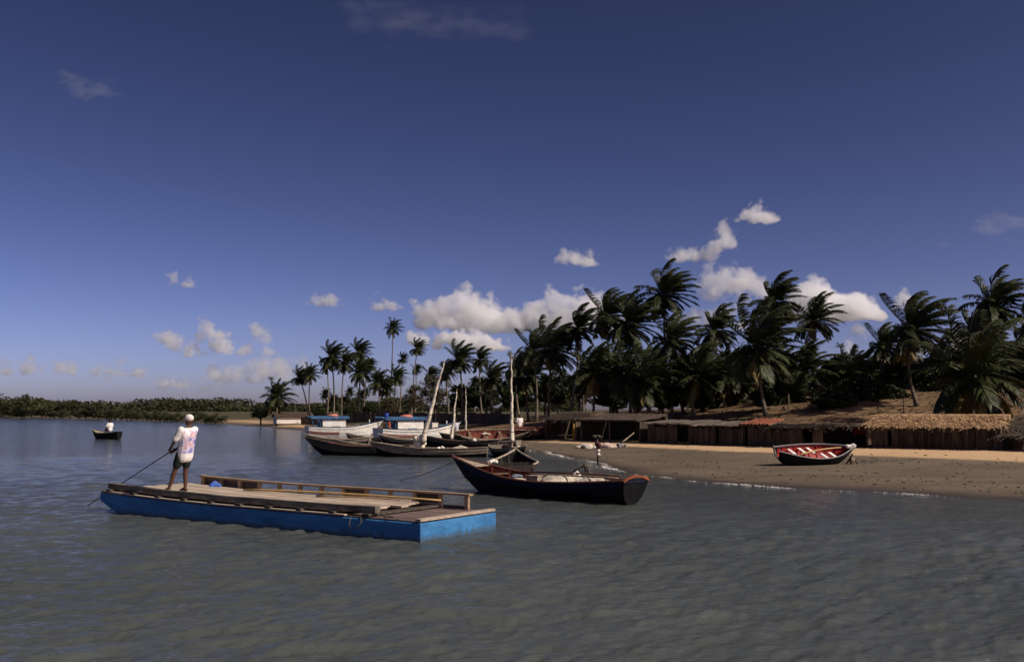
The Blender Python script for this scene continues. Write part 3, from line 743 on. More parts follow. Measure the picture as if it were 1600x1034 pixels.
class Hull:
    def __init__(s, L, B, H, draft, bow, stern, ts, rake=0.3, rake_s=0.05, tm=0.45, full=2.2, sec=0.78):
        s.__dict__.update(locals())
    def b(s, t):
        if t > s.tm: return s.B / 2 * max(0.035, 1 - ((t - s.tm) / (1 - s.tm)) ** s.full)
        return s.B / 2 * max(0.035, 1 - (1 - s.ts) * ((s.tm - t) / s.tm) ** 2.0)
    def g(s, t):
        return s.H + s.bow * max(0, (t - 0.4) / 0.6) ** 2.3 + s.stern * max(0, (0.45 - t) / 0.45) ** 2.0
    def k(s, t):
        z = -s.draft + (s.draft + 0.35 * s.g(1)) * max(0, (t - 0.78) / 0.22) ** 2.2
        if s.ts < 0.3: z += (s.draft + 0.35 * s.g(0)) * max(0, (0.2 - t) / 0.2) ** 2.2
        else: z += s.draft * 0.7 * max(0, (0.25 - t) / 0.25) ** 2
        return z
    def pt(s, t, u, side, off=0.0):
        def raw(u_):
            ph = u_ * PI / 2; b_, k_, g_ = s.b(t), s.k(t), s.g(t)
            return b_ * math.sin(ph) ** s.sec, k_ + (g_ - k_) * (1 - math.cos(ph)) ** 0.82
        y, z = raw(u)
        y1, z1 = raw(min(1, u + 0.02)); y0, z0 = raw(max(0.001, u - 0.02))
        ny, nz = (z1 - z0), -(y1 - y0); n = math.hypot(ny, nz) or 1
        fr = (z - s.k(t)) / (s.g(t) - s.k(t))
        x = (t - 0.5) * s.L + s.rake * fr * t ** 10 - s.rake_s * fr * (1 - t) ** 10
        return Vector((x, side * max(0.004, y + off * ny / n), z + off * nz / n))

def canoe(name, label, loc, heading, hull, mats, roll=0.0, pitch=0.0, strakes=5, ribs=7, thwarts=(0.2, 0.42, 0.62, 0.8), group=None, cat='boat', foredeck=0.0, top_strakes=1, thwart_mat=None, gun_r=0.032, stem_rise=0.06):
    """mats: hull (lower planks), top (upper planks), gun, lining, trim"""
    root = empty(name, loc, (R(roll), R(pitch), R(heading)))
    tag(root, label, cat, group)
    h = hull; T = [i / 22 for i in range(23)]
    for side in (-1, 1):
        for j in range(strakes):
            u0, u1 = j / strakes, (j + 1) / strakes
            rings = [[h.pt(t, max(u0, 0.01), side, 0.016), h.pt(t, u1, side, 0.0), h.pt(t, u1, side, -0.022), h.pt(t, max(u0, 0.01), side, -0.006)] for t in T]
            b = MB(); b.loft(rings, smooth=False)
            b.build('plank', mats['top'] if j >= strakes - top_strakes else mats['hull'], root)
        b = MB(); b.tube([h.pt(t, 1.0, side, 0.012) for t in T], gun_r, n=6, squash=0.8, smooth=False)
        b.build('gunwale', mats['gun'], root)
    us = [0.12, 0.3, 0.5, 0.7, 0.85, 0.97]
    rings = [[h.pt(t, u, -1, -0.03) for u in reversed(us)] + [h.pt(t, u, 1, -0.03) for u in us] for t in T[1:-1]]
    b = MB(); b.loft(rings, closed=False, cap=False); b.build('lining', mats['lining'], root)
    for i in range(ribs):
        t = 0.12 + 0.74 * i / max(1, ribs - 1)
        b = MB(); pl = [h.pt(t, u, -1, -0.045) for u in reversed(us)] + [h.pt(t, u, 1, -0.045) for u in us]
        b.tube(pl, 0.026, n=4, smooth=False); b.build('rib', mats.get('rib', mats['lining']), root)
    for t in thwarts:
        zz = h.g(t) - 0.13; w = h.b(t) * 1.9
        b = MB(); b.box(((t - 0.5) * h.L, 0, zz), (0.18, w, 0.035)); b.build('thwart', thwart_mat or mats['trim'], root)
    if h.ts >= 0.3:
        uu = [0.02, 0.15, 0.3, 0.45, 0.6, 0.75, 0.9, 1.0]
        r0 = [h.pt(0, u, -1, 0.006) for u in reversed(uu)] + [h.pt(0, u, 1, 0.006) for u in uu]
        b = MB(); b.loft([[q + Vector((-0.015, 0, 0)) for q in r0], [q + Vector((0.03, 0, 0)) for q in r0]], smooth=False)
        b.build('transom', mats.get('transom', mats['hull']), root)
    else:
        b = MB(); b.tube([h.pt(0, u, 1, 0) * 1 for u in (0.02, 0.4, 0.8, 1.0)] + [h.pt(0, 1, 1, 0) + Vector((0, 0, stem_rise))], 0.04, n=6); b.build('sternpost', mats['trim'], root)
    pb = [h.pt(1, u, 1, 0) for u in (0.02, 0.3, 0.6, 0.85, 1.0)]
    for q in pb: q.y = 0
    pb.append(pb[-1] + Vector((0.03, 0, stem_rise)))
    b = MB(); b.tube(pb, 0.042, n=6, smooth=False); b.build('stem', mats['trim'], root)
    if foredeck:
        ts = [1 - foredeck + foredeck * 0.98 * i / 6 for i in range(7)]
        rings = []
        for t in ts:
            a, c = h.pt(t, 0.99, -1, -0.02), h.pt(t, 0.99, 1, -0.02); mid = (a + c) / 2 + Vector((0, 0, 0.03))
            rings.append([a, mid, c, (a + c) / 2 - Vector((0, 0, 0.02))])
        b = MB(); b.loft(rings, smooth=False); b.build('foredeck', mats.get('deck', mats['trim']), root)
    bpy.context.view_layer.update()
    return root
def on(root, p):
    return root.matrix_world @ Vector(p)

def mast(root, h, t, height, lean_x, lean_y, r=0.055, bundle=0.13, foot_bundle=False):
    """crooked pole with the sail rolled round it; parts of the boat"""
    base = Vector(((t - 0.5) * h.L, 0, h.k(t) + 0.1))
    top = base + Vector((lean_x, lean_y, height))
    n = 16; sd_ = random.randint(0, 999); rr = random.Random(sd_)
    wob = [Vector((rr.uniform(-1, 1), rr.uniform(-1, 1), 0)) * 0.028 for _ in range(n + 1)]
    pts = [base.lerp(top, i / n) + wob[i] * (1 if 0 < i < n else 0) for i in range(n + 1)]
    b = MB(); b.tube(pts, [r * (1 - 0.6 * i / n) for i in range(n + 1)], n=7); b.build('mast', M_spar, root)
    ps, rs = [], []
    lo = 0.16
    for i in range(27):
        f = lo + (0.955 - lo) * i / 26
        q = f * n; k = min(int(q), n - 1)
        p = pts[k].lerp(pts[k + 1], q - k)
        ps.append(p + Vector((rr.uniform(-1, 1), rr.uniform(-1, 1), 0)) * 0.018)
        rs.append(max(0.026, 0.84 * bundle * (1 - 0.78 * (i / 26) ** 0.9) * rr.uniform(0.88, 1.14)))
    b = MB(); b.tube(ps, rs, n=9); so = b.build('furled_sail', M_sail, root)
    for i in range(3, 25, 6):
        b = MB(); b.tube([ps[i] + Vector((0, 0, -0.02)), ps[i] + Vector((0, 0, 0.02))], rs[i] * 1.06, n=8); b.build('lashing', M_rope, so)
    if foot_bundle:
        b = MB()
        f0 = pts[2]
        for i in range(9):
            b.ball(f0 + Vector((rr.uniform(-0.1, 0.32), rr.uniform(-0.16, 0.16), rr.uniform(-0.12, 0.42))), (rr.uniform(0.12, 0.22), rr.uniform(0.1, 0.16), rr.uniform(0.12, 0.24)), 9, 7)
        b.build('sail_foot', M_sail, so)
def heap(name, label, cat, pos, size, m, seed, n=14, group=None, rotz=0.0):
    """a soft lumpy pile: overlapping lobes fused into one skin"""
    rr = random.Random(seed); b = MB()
    for i in range(n):
        a = rr.uniform(0, 6.28); d = math.sqrt(rr.random())
        hgt = (1 - d) * 0.75 + 0.12
        b.ball((math.cos(a) * d * size[0] * 0.42, math.sin(a) * d * size[1] * 0.42, size[2] * hgt * 0.5), (size[0] * rr.uniform(0.14, 0.26), size[1] * rr.uniform(0.14, 0.26), size[2] * rr.uniform(0.3, 0.5)), 10, 7)
    o = b.build(name, m); o.location = pos; o.rotation_euler = (0, 0, rotz)
    md = o.modifiers.new('fuse', 'REMESH'); md.mode = 'VOXEL'; md.voxel_size = max(0.025, max(size) / 40); md.use_smooth_shade = True
    tag(o, label, cat, group)
    return o
def pole(name, label, cat, a, b_, r0, r1, m, bend=0.0, group=None, n=8):
    a, b_ = Vector(a), Vector(b_); q = []
    for i in range(n + 1):
        t = i / n; q.append((b_ - a) * t + Vector((0, 0, bend * math.sin(PI * t))))
    mb = MB(); mb.tube(q, [r0 + (r1 - r0) * i / n for i in range(n + 1)], n=6)
    o = mb.build(name, m); o.location = a; tag(o, label, cat, group); return o

# ---- the blue ferry barge
A = G(657, 847, 0.0)
HEAD = math.degrees(math.atan2(0.56, -0.83))
M_bluehull = mat('barge_blue', (0.055, 0.215, 0.44), (0.034, 0.140, 0.30), rough=0.65, spec=0.2, scale=3.0, stretch=(0.5, 1, 1.5), bump=0.35, vary=0.05)
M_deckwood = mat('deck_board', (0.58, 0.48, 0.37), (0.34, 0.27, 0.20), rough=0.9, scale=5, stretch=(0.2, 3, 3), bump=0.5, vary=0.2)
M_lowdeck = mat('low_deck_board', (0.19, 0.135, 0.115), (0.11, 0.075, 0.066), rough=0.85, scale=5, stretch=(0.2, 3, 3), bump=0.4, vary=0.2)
M_beam = mat('grey_beam', (0.22, 0.19, 0.145), (0.075, 0.066, 0.052), rough=0.95, scale=5, stretch=(0.5, 2, 2), bump=0.8, vary=0.15)
M_rail = mat('rail_wood', (0.42, 0.30, 0.185), (0.25, 0.17, 0.105), rough=0.85, scale=6, stretch=(0.4, 2, 2), bump=0.4, vary=0.2)
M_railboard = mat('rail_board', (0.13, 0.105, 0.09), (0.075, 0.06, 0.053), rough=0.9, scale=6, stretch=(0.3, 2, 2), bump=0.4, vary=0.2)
def grime(m, z_lo, z_hi, colr):
    n, l = m.node_tree.nodes, m.node_tree.links; bs = n['Principled BSDF']; src = bs.inputs['Base Color'].links[0].from_socket
    tc = n.new('ShaderNodeTexCoord'); sx = n.new('ShaderNodeSeparateXYZ'); l.new(tc.outputs['Object'], sx.inputs[0])
    mp = n.new('ShaderNodeMapping'); mp.inputs['Scale'].default_value = (6, 6, 1.2); l.new(tc.outputs['Object'], mp.inputs[0])
    nz = n.new('ShaderNodeTexNoise'); nz.inputs['Scale'].default_value = 1.6; nz.inputs['Detail'].default_value = 6; l.new(mp.outputs[0], nz.inputs['Vector'])
    a = n.new('ShaderNodeMath'); a.operation = 'MULTIPLY_ADD'; a.inputs[1].default_value = -0.28; l.new(nz.outputs[0], a.inputs[0]); l.new(sx.outputs[2], a.inputs[2])
    r = n.new('ShaderNodeMapRange'); r.inputs['From Min'].default_value = z_lo - 0.14; r.inputs['From Max'].default_value = z_hi - 0.14; r.inputs['To Min'].default_value = 0.85; r.inputs['To Max'].default_value = 0.0; l.new(a.outputs[0], r.inputs[0])
    sp = n.new('ShaderNodeTexNoise'); sp.inputs['Scale'].default_value = 9.0; sp.inputs['Detail'].default_value = 6; sp.inputs['Roughness'].default_value = 0.7; l.new(tc.outputs['Object'], sp.inputs['Vector'])
    r2 = n.new('ShaderNodeMapRange'); r2.inputs['From Min'].default_value = 0.60; r2.inputs['From Max'].default_value = 0.68; r2.inputs['To Max'].default_value = 0.75; l.new(sp.outputs[0], r2.inputs[0])
    mx = n.new('ShaderNodeMath'); mx.operation = 'MAXIMUM'; l.new(r.outputs[0], mx.inputs[0]); l.new(r2.outputs[0], mx.inputs[1])
    x = n.new('ShaderNodeMix'); x.data_type = 'RGBA'; l.new(mx.outputs[0], x.inputs[0]); l.new(src, x.inputs[6]); x.inputs[7].default_value = (*colr, 1); l.new(x.outputs[2], bs.inputs['Base Color'])
grime(M_bluehull, 0.02, 0.12, (0.055, 0.085, 0.11))
BL, BWD = 9.75, 2.4
barge = empty('ferry_barge', (A.x, A.y, 0), (0, 0, R(HEAD)))
tag(barge, 'flat blue wooden ferry barge with low rails and plank deck', 'barge')
def sheer(x): return 0.335 + 0.012 * (x / BL) + 0.10 * max(0, (x - 5) / 4.75) ** 2
prof = []
xs = [0, 0.05] + [i * 0.75 for i in range(1, 13)] + [9.4, BL]
def keel(x): return -0.25 if x < 8.2 else -0.25 + 0.52 * ((x - 8.2) / (BL - 8.2)) ** 1.3
b = MB()
rings = [[(x, 0.0, keel(x)), (x, 0.0, (keel(x) + sheer(x)) / 2), (x, 0.0, sheer(x)), (x, -BWD, sheer(x)), (x, -BWD, (keel(x) + sheer(x)) / 2), (x, -BWD, keel(x))] for x in xs]
b.loft(rings, smooth=False); hull_o = b.build('hull', M_bluehull, barge)
for zf in (0.36, 0.70):
    b = MB(); b.loft([[(x, -0.002, keel(x) + (sheer(x) - keel(x)) * zf - 0.006), (x, 0.006, keel(x) + (sheer(x) - keel(x)) * zf - 0.006), (x, 0.006, keel(x) + (sheer(x) - keel(x)) * zf + 0.006), (x, -0.002, keel(x) + (sheer(x) - keel(x)) * zf + 0.006)] for x in xs], smooth=False); b.build('seam_batten', M_bluehull, barge)
bv = hull_o.modifiers.new('edge', 'BEVEL'); bv.width = 0.018; bv.segments = 2; bv.limit_method = 'ANGLE'; bv.angle_limit = R(50)
# low deck boards, lengthwise, seen at the stern and through the gap
nb = 9
def deck_strip(y, w, x0, x1, zoff, th, name, m, wav=0.0):
    b = MB(); rings = []
    k = max(2, int((x1 - x0) / 0.8))
    j0 = jit(0.02)
    for i in range(k + 1):
        x = x0 + (x1 - x0) * i / k; z = sheer(x) + zoff + jit(wav)
        rings.append([(x, y - w / 2, z), (x, y + w / 2, z), (x, y + w / 2, z + th), (x, y - w / 2, z + th)])
    b.loft(rings, smooth=False); return b.build(name, m, barge)
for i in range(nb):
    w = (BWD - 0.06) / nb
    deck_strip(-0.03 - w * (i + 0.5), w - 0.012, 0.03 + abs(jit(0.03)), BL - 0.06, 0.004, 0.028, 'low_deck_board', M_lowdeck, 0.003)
b = MB(); b.box((0.07, -BWD / 2, sheer(0) + 0.055), (0.12, BWD - 0.02, 0.045)); b.build('stern_cap', M_deckwood, barge)
for i in range(10):                                              # cross bearers that carry the raised deck
    x = 1.35 + i * 0.90
    b = MB(); b.box((x, -BWD / 2 + 0.01, sheer(x) + 0.078), (0.16 + jit(0.05), BWD - 0.03, 0.042)); b.build('bearer', M_darkplank, barge)
for i in range(8):                                               # raised deck boards
    w = 1.90 / 8
    deck_strip(-0.33 - w * (i + 0.5), w - 0.016, 1.75 + jit(0.25), 9.35 + jit(0.08), 0.100, 0.034, 'deck_board', M_deckwood, 0.004)
deck_strip(-0.185, 0.15, 1.20, 9.62, 0.100, 0.125, 'side_beam', M_beam, 0.010)       # heavy beam along the near edge
deck_strip(-0.055, 0.095, 1.9, 9.5, 0.034, 0.022, 'edge_board', M_deckwood, 0.002)  # pale board added to give the sunlit slots under the beam
deck_strip(-0.295, 0.06, 1.30, 8.4, 0.100, 0.070, 'side_beam', M_deckwood, 0.008)
deck_strip(-0.06, 0.10, 9.0, BL - 0.02, 0.006, 0.045, 'bow_cap', M_grayplank, 0.0)
RX0, RX1, RY, RH = 0.62, 8.85, -BWD + 0.10, 0.285                  # far rail
npost = 13
for i in range(npost):
    x = RX0 + (RX1 - RX0) * i / (npost - 1)
    b = MB(); b.box((x, RY + 0.045, sheer(x) + 0.03 + RH / 2), (0.085 + jit(0.015), 0.07, RH), rot=(0, jit(0.03), 0)); b.build('rail_post', M_rail, barge)
for i in (1, 4, 9, 10, 11):                                     # a few bays are boarded, the rest are open
    xa = RX0 + (RX1 - RX0) * i / (npost - 1); xb = RX0 + (RX1 - RX0) * (i + 1) / (npost - 1)
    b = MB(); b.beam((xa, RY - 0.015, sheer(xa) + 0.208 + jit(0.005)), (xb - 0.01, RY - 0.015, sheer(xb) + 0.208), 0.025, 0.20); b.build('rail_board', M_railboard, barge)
b = MB(); b.loft([[(x, RY - 0.06, sheer(x) + 0.03 + RH), (x, RY + 0.10, sheer(x) + 0.03 + RH), (x, RY + 0.10, sheer(x) + 0.068 + RH), (x, RY - 0.06, sheer(x) + 0.068 + RH)] for x in [RX0 - 0.08 + (RX1 - RX0 + 0.16) * i / 12 for i in range(13)]], smooth=False)
b.build('top_rail', M_rail, barge)
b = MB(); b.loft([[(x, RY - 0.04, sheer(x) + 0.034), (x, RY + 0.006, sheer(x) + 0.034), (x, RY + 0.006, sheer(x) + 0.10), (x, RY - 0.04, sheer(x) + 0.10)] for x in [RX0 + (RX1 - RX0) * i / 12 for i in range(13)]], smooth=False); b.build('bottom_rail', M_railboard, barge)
b = MB(); b.tube([(1.45, 0.012, 0.36), (1.42, 0.03, 0.28), (1.52, 0.035, 0.16), (1.66, 0.035, 0.13), (1.74, 0.03, 0.22), (1.70, 0.012, 0.36)], 0.008, n=5); b.build('rope_loop', M_rope, barge)
b = MB(); b.tube([(0.95, -0.10, sheer(1) + 0.05), (0.75, -0.02, sheer(1) + 0.09), (0.55, -0.05, sheer(1) + 0.05), (0.72, -0.2, sheer(1) + 0.045), (1.1, -0.22, sheer(1) + 0.05)], 0.009, n=5); b.build('rope_end', M_rope, barge)
bpy.context.view_layer.update()
M_bundle = mat('blue_red_cloth', (0.05, 0.12, 0.42), (0.26, 0.05, 0.05), rough=0.85, scale=3.2, bump=0.4, lo=0.40, hi=0.46)
heap('cloth_bundle', 'small blue and red cloth bundle lying against the barge rail', 'bundle', on(barge, (8.15, RY + 0.24, sheer(8.1) + 0.13)), (0.28, 0.22, 0.19), M_bundle, 5, n=9)
pole('loose_pole', 'long bent pale pole lying along the barge rail', 'pole', on(barge, (6.9, RY + 0.42, sheer(6.9) + 0.165)), on(barge, (1.2, RY + 0.18, sheer(1.2) + 0.20)), 0.032, 0.020, M_yellowwood, bend=0.03)
pole('loose_pole', 'thin short pole beside the longer one on the barge deck', 'pole', on(barge, (4.4, RY + 0.55, sheer(4) + 0.16)), on(barge, (1.9, RY + 0.30, sheer(2) + 0.165)), 0.022, 0.016, M_rail, bend=0.02)

# ---- dark canoe with the orange crested stern
S1 = dict(hull=M_blackhull, top=M_navy, gun=M_redgun, lining=M_redin, trim=M_redgun, rib=M_redin, transom=M_blackhull, deck=M_creamgun)
bowp = G(735, 765); stp = G(978, 786)
cN = (bowp + stp) / 2
hN = math.degrees(math.atan2(bowp.y - stp.y, bowp.x - stp.x))
HN = Hull(6.35, 1.55, 0.46, 0.16, 0.50, 0.16, 0.62, rake=0.62, rake_s=0.18, tm=0.42, full=2.4)
near = canoe('dark_canoe', 'long dark canoe with red interior and orange crested stern, nearest to the camera', (cN.x, cN.y, 0.0), hN, HN, S1, strakes=5, ribs=10, thwarts=(0.30, 0.48, 0.66, 0.80), thwart_mat=M_inwood, foredeck=0.13, gun_r=0.036)
g0 = HN.g(0); xb = -HN.L / 2 - 0.19
arc = [(xb, y, g0 + 0.12 * (1 - (y / (HN.b(0) * 1.06)) ** 2)) for y in [HN.b(0) * 1.06 * (i / 6 - 1) for i in range(13)]]
b = MB(); b.loft([[(q[0] - 0.02, q[1], q[2] - 0.06), (q[0] + 0.05, q[1], q[2] - 0.06), (q[0] + 0.05, q[1], q[2]), (q[0] - 0.02, q[1], q[2])] for q in arc], smooth=False); b.build('stern_crest', M_orange, near)
b = MB(); b.loft([[(xb + 0.0, q[1] * 0.93, g0 - 0.08), (xb + 0.03, q[1] * 0.93, g0 - 0.08), (xb + 0.03, q[1] * 0.93, q[2] - 0.09), (xb + 0.0, q[1] * 0.93, q[2] - 0.09)] for q in arc], smooth=False); b.build('crest_panel', M_navy, near)
bow_w = on(near, (HN.L / 2 + 0.5, 0, HN.g(1) - 0.1))
end_w = G(616, 749)
b = MB(); pts = [Vector((0, 0, 0)).lerp(Vector((end_w.x, end_w.y, -0.05)) - bow_w, i / 8) + Vector((0, 0, -0.10 * math.sin(PI * i / 8))) for i in range(9)]
b.tube(pts, 0.010, n=5); mr_ = b.build('mooring_rope', M_rope); mr_.location = bow_w; tag(mr_, 'thin mooring rope running from the near dark canoe into the water', 'rope')
heap('fishing_net', 'white net heap amidships in the near dark canoe', 'net', on(near, (-0.85, 0.05, 0.36)), (1.6, 0.8, 0.36), M_net, 3)
heap('fishing_net', 'pale net heap towards the stern of the near dark canoe', 'net', on(near, (-1.95, 0.0, 0.40)), (1.2, 0.75, 0.28), M_net, 4)
b = MB(); b.ball((0, 0, 0), (0.12, 0.105, 0.10), 14, 10); b.tube([(0, 0, 0.09), (0, 0, 0.125)], 0.035, n=8)
o = b.build('float_buoy', M_foam); o.location = on(near, (-0.95, -0.40, 0.60)); tag(o, 'round white float standing up from the near dark canoe', 'float')
heap('sack', 'pale sack in the fore part of the near dark canoe', 'sack', on(near, (0.55, 0.25, 0.36)), (0.9, 0.32, 0.22), M_net, 6, n=8)
b = MB(); b.box((0, 0, 0), (0.36, 0.26, 0.22)); b.box((0, 0, 0.125), (0.40, 0.30, 0.03))
o = b.build('wooden_box', M_creamgun); o.location = on(near, (0.0, 0.30, 0.45)); o.rotation_euler = (0, 0, R(hN + 10)); tag(o, 'small pale box in the middle of the near dark canoe', 'box')
pole('oar', 'long dark oar laid lengthwise in the near dark canoe', 'oar', on(near, (1.6, -0.42, 0.58)), on(near, (-2.6, -0.30, 0.66)), 0.03, 0.025, M_redgun, bend=0.03)
pole('oar', 'pale oar crossing the net heaps of the near dark canoe', 'oar', on(near, (0.1, 0.10, 0.56)), on(near, (-2.9, 0.18, 0.64)), 0.026, 0.02, M_rail, bend=0.03)
heap('cloth_bundle', 'blue grey cloth on a thwart of the near dark canoe', 'cloth', on(near, (1.15, -0.12, 0.44)), (0.5, 0.3, 0.16), mat('blue_grey_cloth', (0.20, 0.24, 0.28), (0.10, 0.12, 0.15), scale=6), 7, n=7)

# ---- red lined boat drawn up on the sand
S2 = dict(hull=M_blackhull, top=M_blackhull, gun=M_graygun, lining=M_brightred, trim=M_graygun, rib=M_brightred, transom=M_navy, deck=M_white)
HR = Hull(3.7, 1.35, 0.50, 0.10, 0.20, 0.14, 0.28, rake=0.25, rake_s=0.18, tm=0.5, full=2.3)
cR = G(1268, 722, 0.20)
rb = canoe('beached_rowboat', 'black rowing boat with bright red inside lying on the sand', (cR.x, cR.y, gz(cR.x, cR.y) + 0.10), 24, HR, S2, roll=24, strakes=4, ribs=8, thwarts=(), foredeck=0.0, gun_r=0.03)
for (t, y, w) in ((0.22, 0.20, 0.42), (0.40, 0.34, 0.45), (0.52, 0.36, 0.45), (0.60, -0.28, 0.45), (0.72, -0.24, 0.42)):
    b = MB(); b.box(((t - 0.5) * HR.L, y * 0.9, HR.g(t) - 0.12), (0.16, w * 1.1, 0.03)); b.build('thwart', M_white, rb)
b = MB(); b.box((HR.L / 2 - 0.02, 0.0, HR.g(1) + 0.0), (0.34, 0.13, 0.10)); b.box((HR.L / 2 + 0.18, 0, HR.g(1) + 0.03), (0.14, 0.16, 0.12)); b.build('bow_block', M_white, rb)
for s in (-1, 1):
    b = MB(); b.tube([HR.pt(i / 14, 0.93, s, -0.035) for i in range(15)], 0.022, n=5); b.build('inner_rail', M_navy, rb)
pole('oar', 'yellow pole lying lengthwise over the red rowing boat', 'oar', on(rb, (-1.0, -0.30, 0.52)), on(rb, (1.42, 0.06, 0.62)), 0.03, 0.024, M_yellowwood, bend=0.06)
# wooden stone anchor by its bow
ga = G(1331, 722, 0.2); b = MB()
for a in (0.2, 2.2, 4.2):
    b.tube([(0.28 * math.cos(a), 0.28 * math.sin(a), -0.02), (0.05 * math.cos(a), 0.05 * math.sin(a), 0.3), (0.03, 0, 0.45)], [0.03, 0.03, 0.02], n=6)
anc = b.build('wooden_anchor', M_darkplank); anc.location = (ga.x, ga.y, gz(ga.x, ga.y)); tag(anc, 'small wooden anchor with a tan stone on the sand beside the red rowing boat', 'anchor')
b = MB(); b.ball((0, 0, 0.16), (0.13, 0.11, 0.15), 9, 7); b.build('stone', M_spar, anc)

# ---- rafted canoes at the moorings
S3 = dict(hull=M_blackhull, top=M_grayplank, gun=M_grayplank, lining=M_inwood, trim=M_grayplank, transom=M_grayplank)
S4 = dict(hull=M_blackhull, top=M_darkplank, gun=M_darkplank, lining=M_redin, trim=M_grayplank, transom=M_darkplank)
S5 = dict(hull=M_blackhull, top=M_grayplank, gun=M_creamgun, lining=M_inwood, trim=M_creamgun, transom=M_grayplank)
GC = 'dark canoes at the moorings'
def at_water(px, py): q = G(px, py); return (q.x, q.y, 0.0)
HK2 = Hull(5.7, 1.35, 0.44, 0.15, 0.34, 0.06, 0.5, rake=0.35)
k2 = canoe('sail_canoe', 'long grey planked sail canoe with the mast leaning far right', at_water(674, 713.5), 176, HK2, S3, strakes=5, ribs=9, group=GC, top_strakes=2)
mast(k2, HK2, 0.62, 5.05, -1.35, 0.0, r=0.06, bundle=0.17, foot_bundle=True)
heap('fishing_net', 'grey white net heap in the long grey sail canoe', 'net', on(k2, (-1.5, 0, 0.24)), (1.3, 0.7, 0.42), M_net, 8)
heap('sack', 'little pale sack near the mast of the long grey sail canoe', 'sack', on(k2, (-0.5, 0.1, 0.40)), (0.4, 0.3, 0.24), M_foam, 9, n=6)
HK1 = Hull(5.4, 1.4, 0.48, 0.15, 0.46, 0.1, 0.5, rake=0.55)
k1 = canoe('dark_canoe', 'dark canoe with high raised bow, leftmost of the rafted canoes', at_water(566, 711), 168, HK1, S4, strakes=5, ribs=7, group=GC, top_strakes=2)
HK1b = Hull(4.6, 1.2, 0.46, 0.14, 0.34, 0.1, 0.5, rake=0.35)
canoe('dark_canoe', 'dark canoe squeezed between the high bowed one and the long sail canoe', at_water(590, 709), 171, HK1b, S3, strakes=5, ribs=6, group=GC, top_strakes=2)
HK0 = Hull(4.0, 1.3, 0.50, 0.14, 0.30, 0.15, 0.5, rake=0.3)
k0 = canoe('dark_canoe', 'canoe with orange and pale cargo behind the high bowed one', at_water(530, 698), 172, HK0, S5, strakes=4, ribs=5, group=GC)
heap('cloth_bundle', 'orange cloth heap in the canoe behind the high bow', 'cloth', on(k0, (-0.3, 0, 0.40)), (1.0, 0.7, 0.24), M_orange, 10, n=8)
HK3 = Hull(3.6, 1.2, 0.44, 0.12, 0.3, 0.1, 0.5, rake=0.3)
canoe('dark_canoe', 'small dark canoe under the bow of the first white boat', at_water(572, 694), 140, HK3, S3, strakes=4, ribs=5, group=GC)
HK5 = Hull(4.2, 1.2, 0.46, 0.12, 0.34, 0.1, 0.5, rake=0.3)
canoe('dark_canoe', 'greenish grey canoe in front of the second white boat', at_water(642, 698), 158, HK5, S5, strakes=4, ribs=6, group=GC)
HK4 = Hull(4.9, 1.3, 0.44, 0.13, 0.36, 0.1, 0.5, rake=0.4)
k4 = canoe('sail_canoe', 'dark sail canoe with the short middle mast', at_water(722, 700), 160, HK4, S4, strakes=4, ribs=7, group=GC)
mast(k4, HK4, 0.66, 3.75, -0.42, 0.0, r=0.05, bundle=0.14)
b = MB(); b.ball((0, 0, 0), (0.15, 0.13, 0.12), 12, 8); b.tube([(0, 0, 0.1), (0, 0, 0.15)], 0.04, n=7); o = b.build('float_buoy', M_foam); o.location = on(k4, (-0.9, 0.2, 0.50)); tag(o, 'white float in the dark sail canoe with the middle mast', 'float')
HK6 = Hull(4.4, 1.25, 0.44, 0.12, 0.3, 0.1, 0.5, rake=0.3)
k6 = canoe('sail_canoe', 'farthest sail canoe with the straight thin mast', at_water(738, 692), 165, HK6, S5, strakes=4, ribs=6, group=GC)
mast(k6, HK6, 0.62, 3.95, -0.02, 0.0, r=0.045, bundle=0.11)
HK4b = Hull(3.8, 1.2, 0.42, 0.12, 0.25, 0.1, 0.5, rake=0.3)
canoe('dark_canoe', 'brown canoe with striped inside between the two right masts', at_water(768, 700), 150, HK4b, dict(S5, lining=M_redin), strakes=4, ribs=6, group=GC)
HD = Hull(5.6, 1.45, 0.42, 0.14, 0.22, 0.12, 0.55, rake=0.3)
dL, dR = G(770, 709), G(826, 719)
kd = canoe('sail_canoe', 'pale edged sail canoe with the tall upright mast', ((dL.x + dR.x) / 2, (dL.y + dR.y) / 2, 0), math.degrees(math.atan2(dR.y - dL.y, dR.x - dL.x)), HD, S5, strakes=5, ribs=8, group=GC, foredeck=0.10)
mast(kd, HD, 0.60, 5.25, 0.0, -0.06, r=0.055, bundle=0.14)
heap('sack', 'round cream sack in the bow of the canoe with the tall mast', 'sack', on(kd, (1.9, -0.1, 0.34)), (0.8, 0.6, 0.36), M_foam, 12, n=6)
heap('sack', 'flat cream sack beside the tall mast', 'sack', on(kd, (1.0, 0.35, 0.34)), (0.8, 0.5, 0.26), M_foam, 13, n=6)
eb = G(800, 735)
HE = Hull(4.6, 1.85, 0.44, 0.14, 0.34, 0.0, 0.85, rake=0.3, tm=0.35, full=1.7)
ke = canoe('dark_canoe', 'dark canoe seen from its wide stern, bow rising to a peak behind the near canoe', (0.06, 38.6, 0), 88, HE, dict(S4, gun=M_creamgun, lining=M_blackhull, rib=M_darkplank), strakes=4, ribs=6, group=GC, thwarts=(0.6,), thwart_mat=M_darkplank, gun_r=0.05)  # black lining paints in the shade inside the hull
heap('sack', 'white sack on the left edge of the stern on canoe', 'sack', on(ke, (-0.9, 0.72, 0.42)), (0.36, 0.3, 0.22), M_foam, 14, n=6)
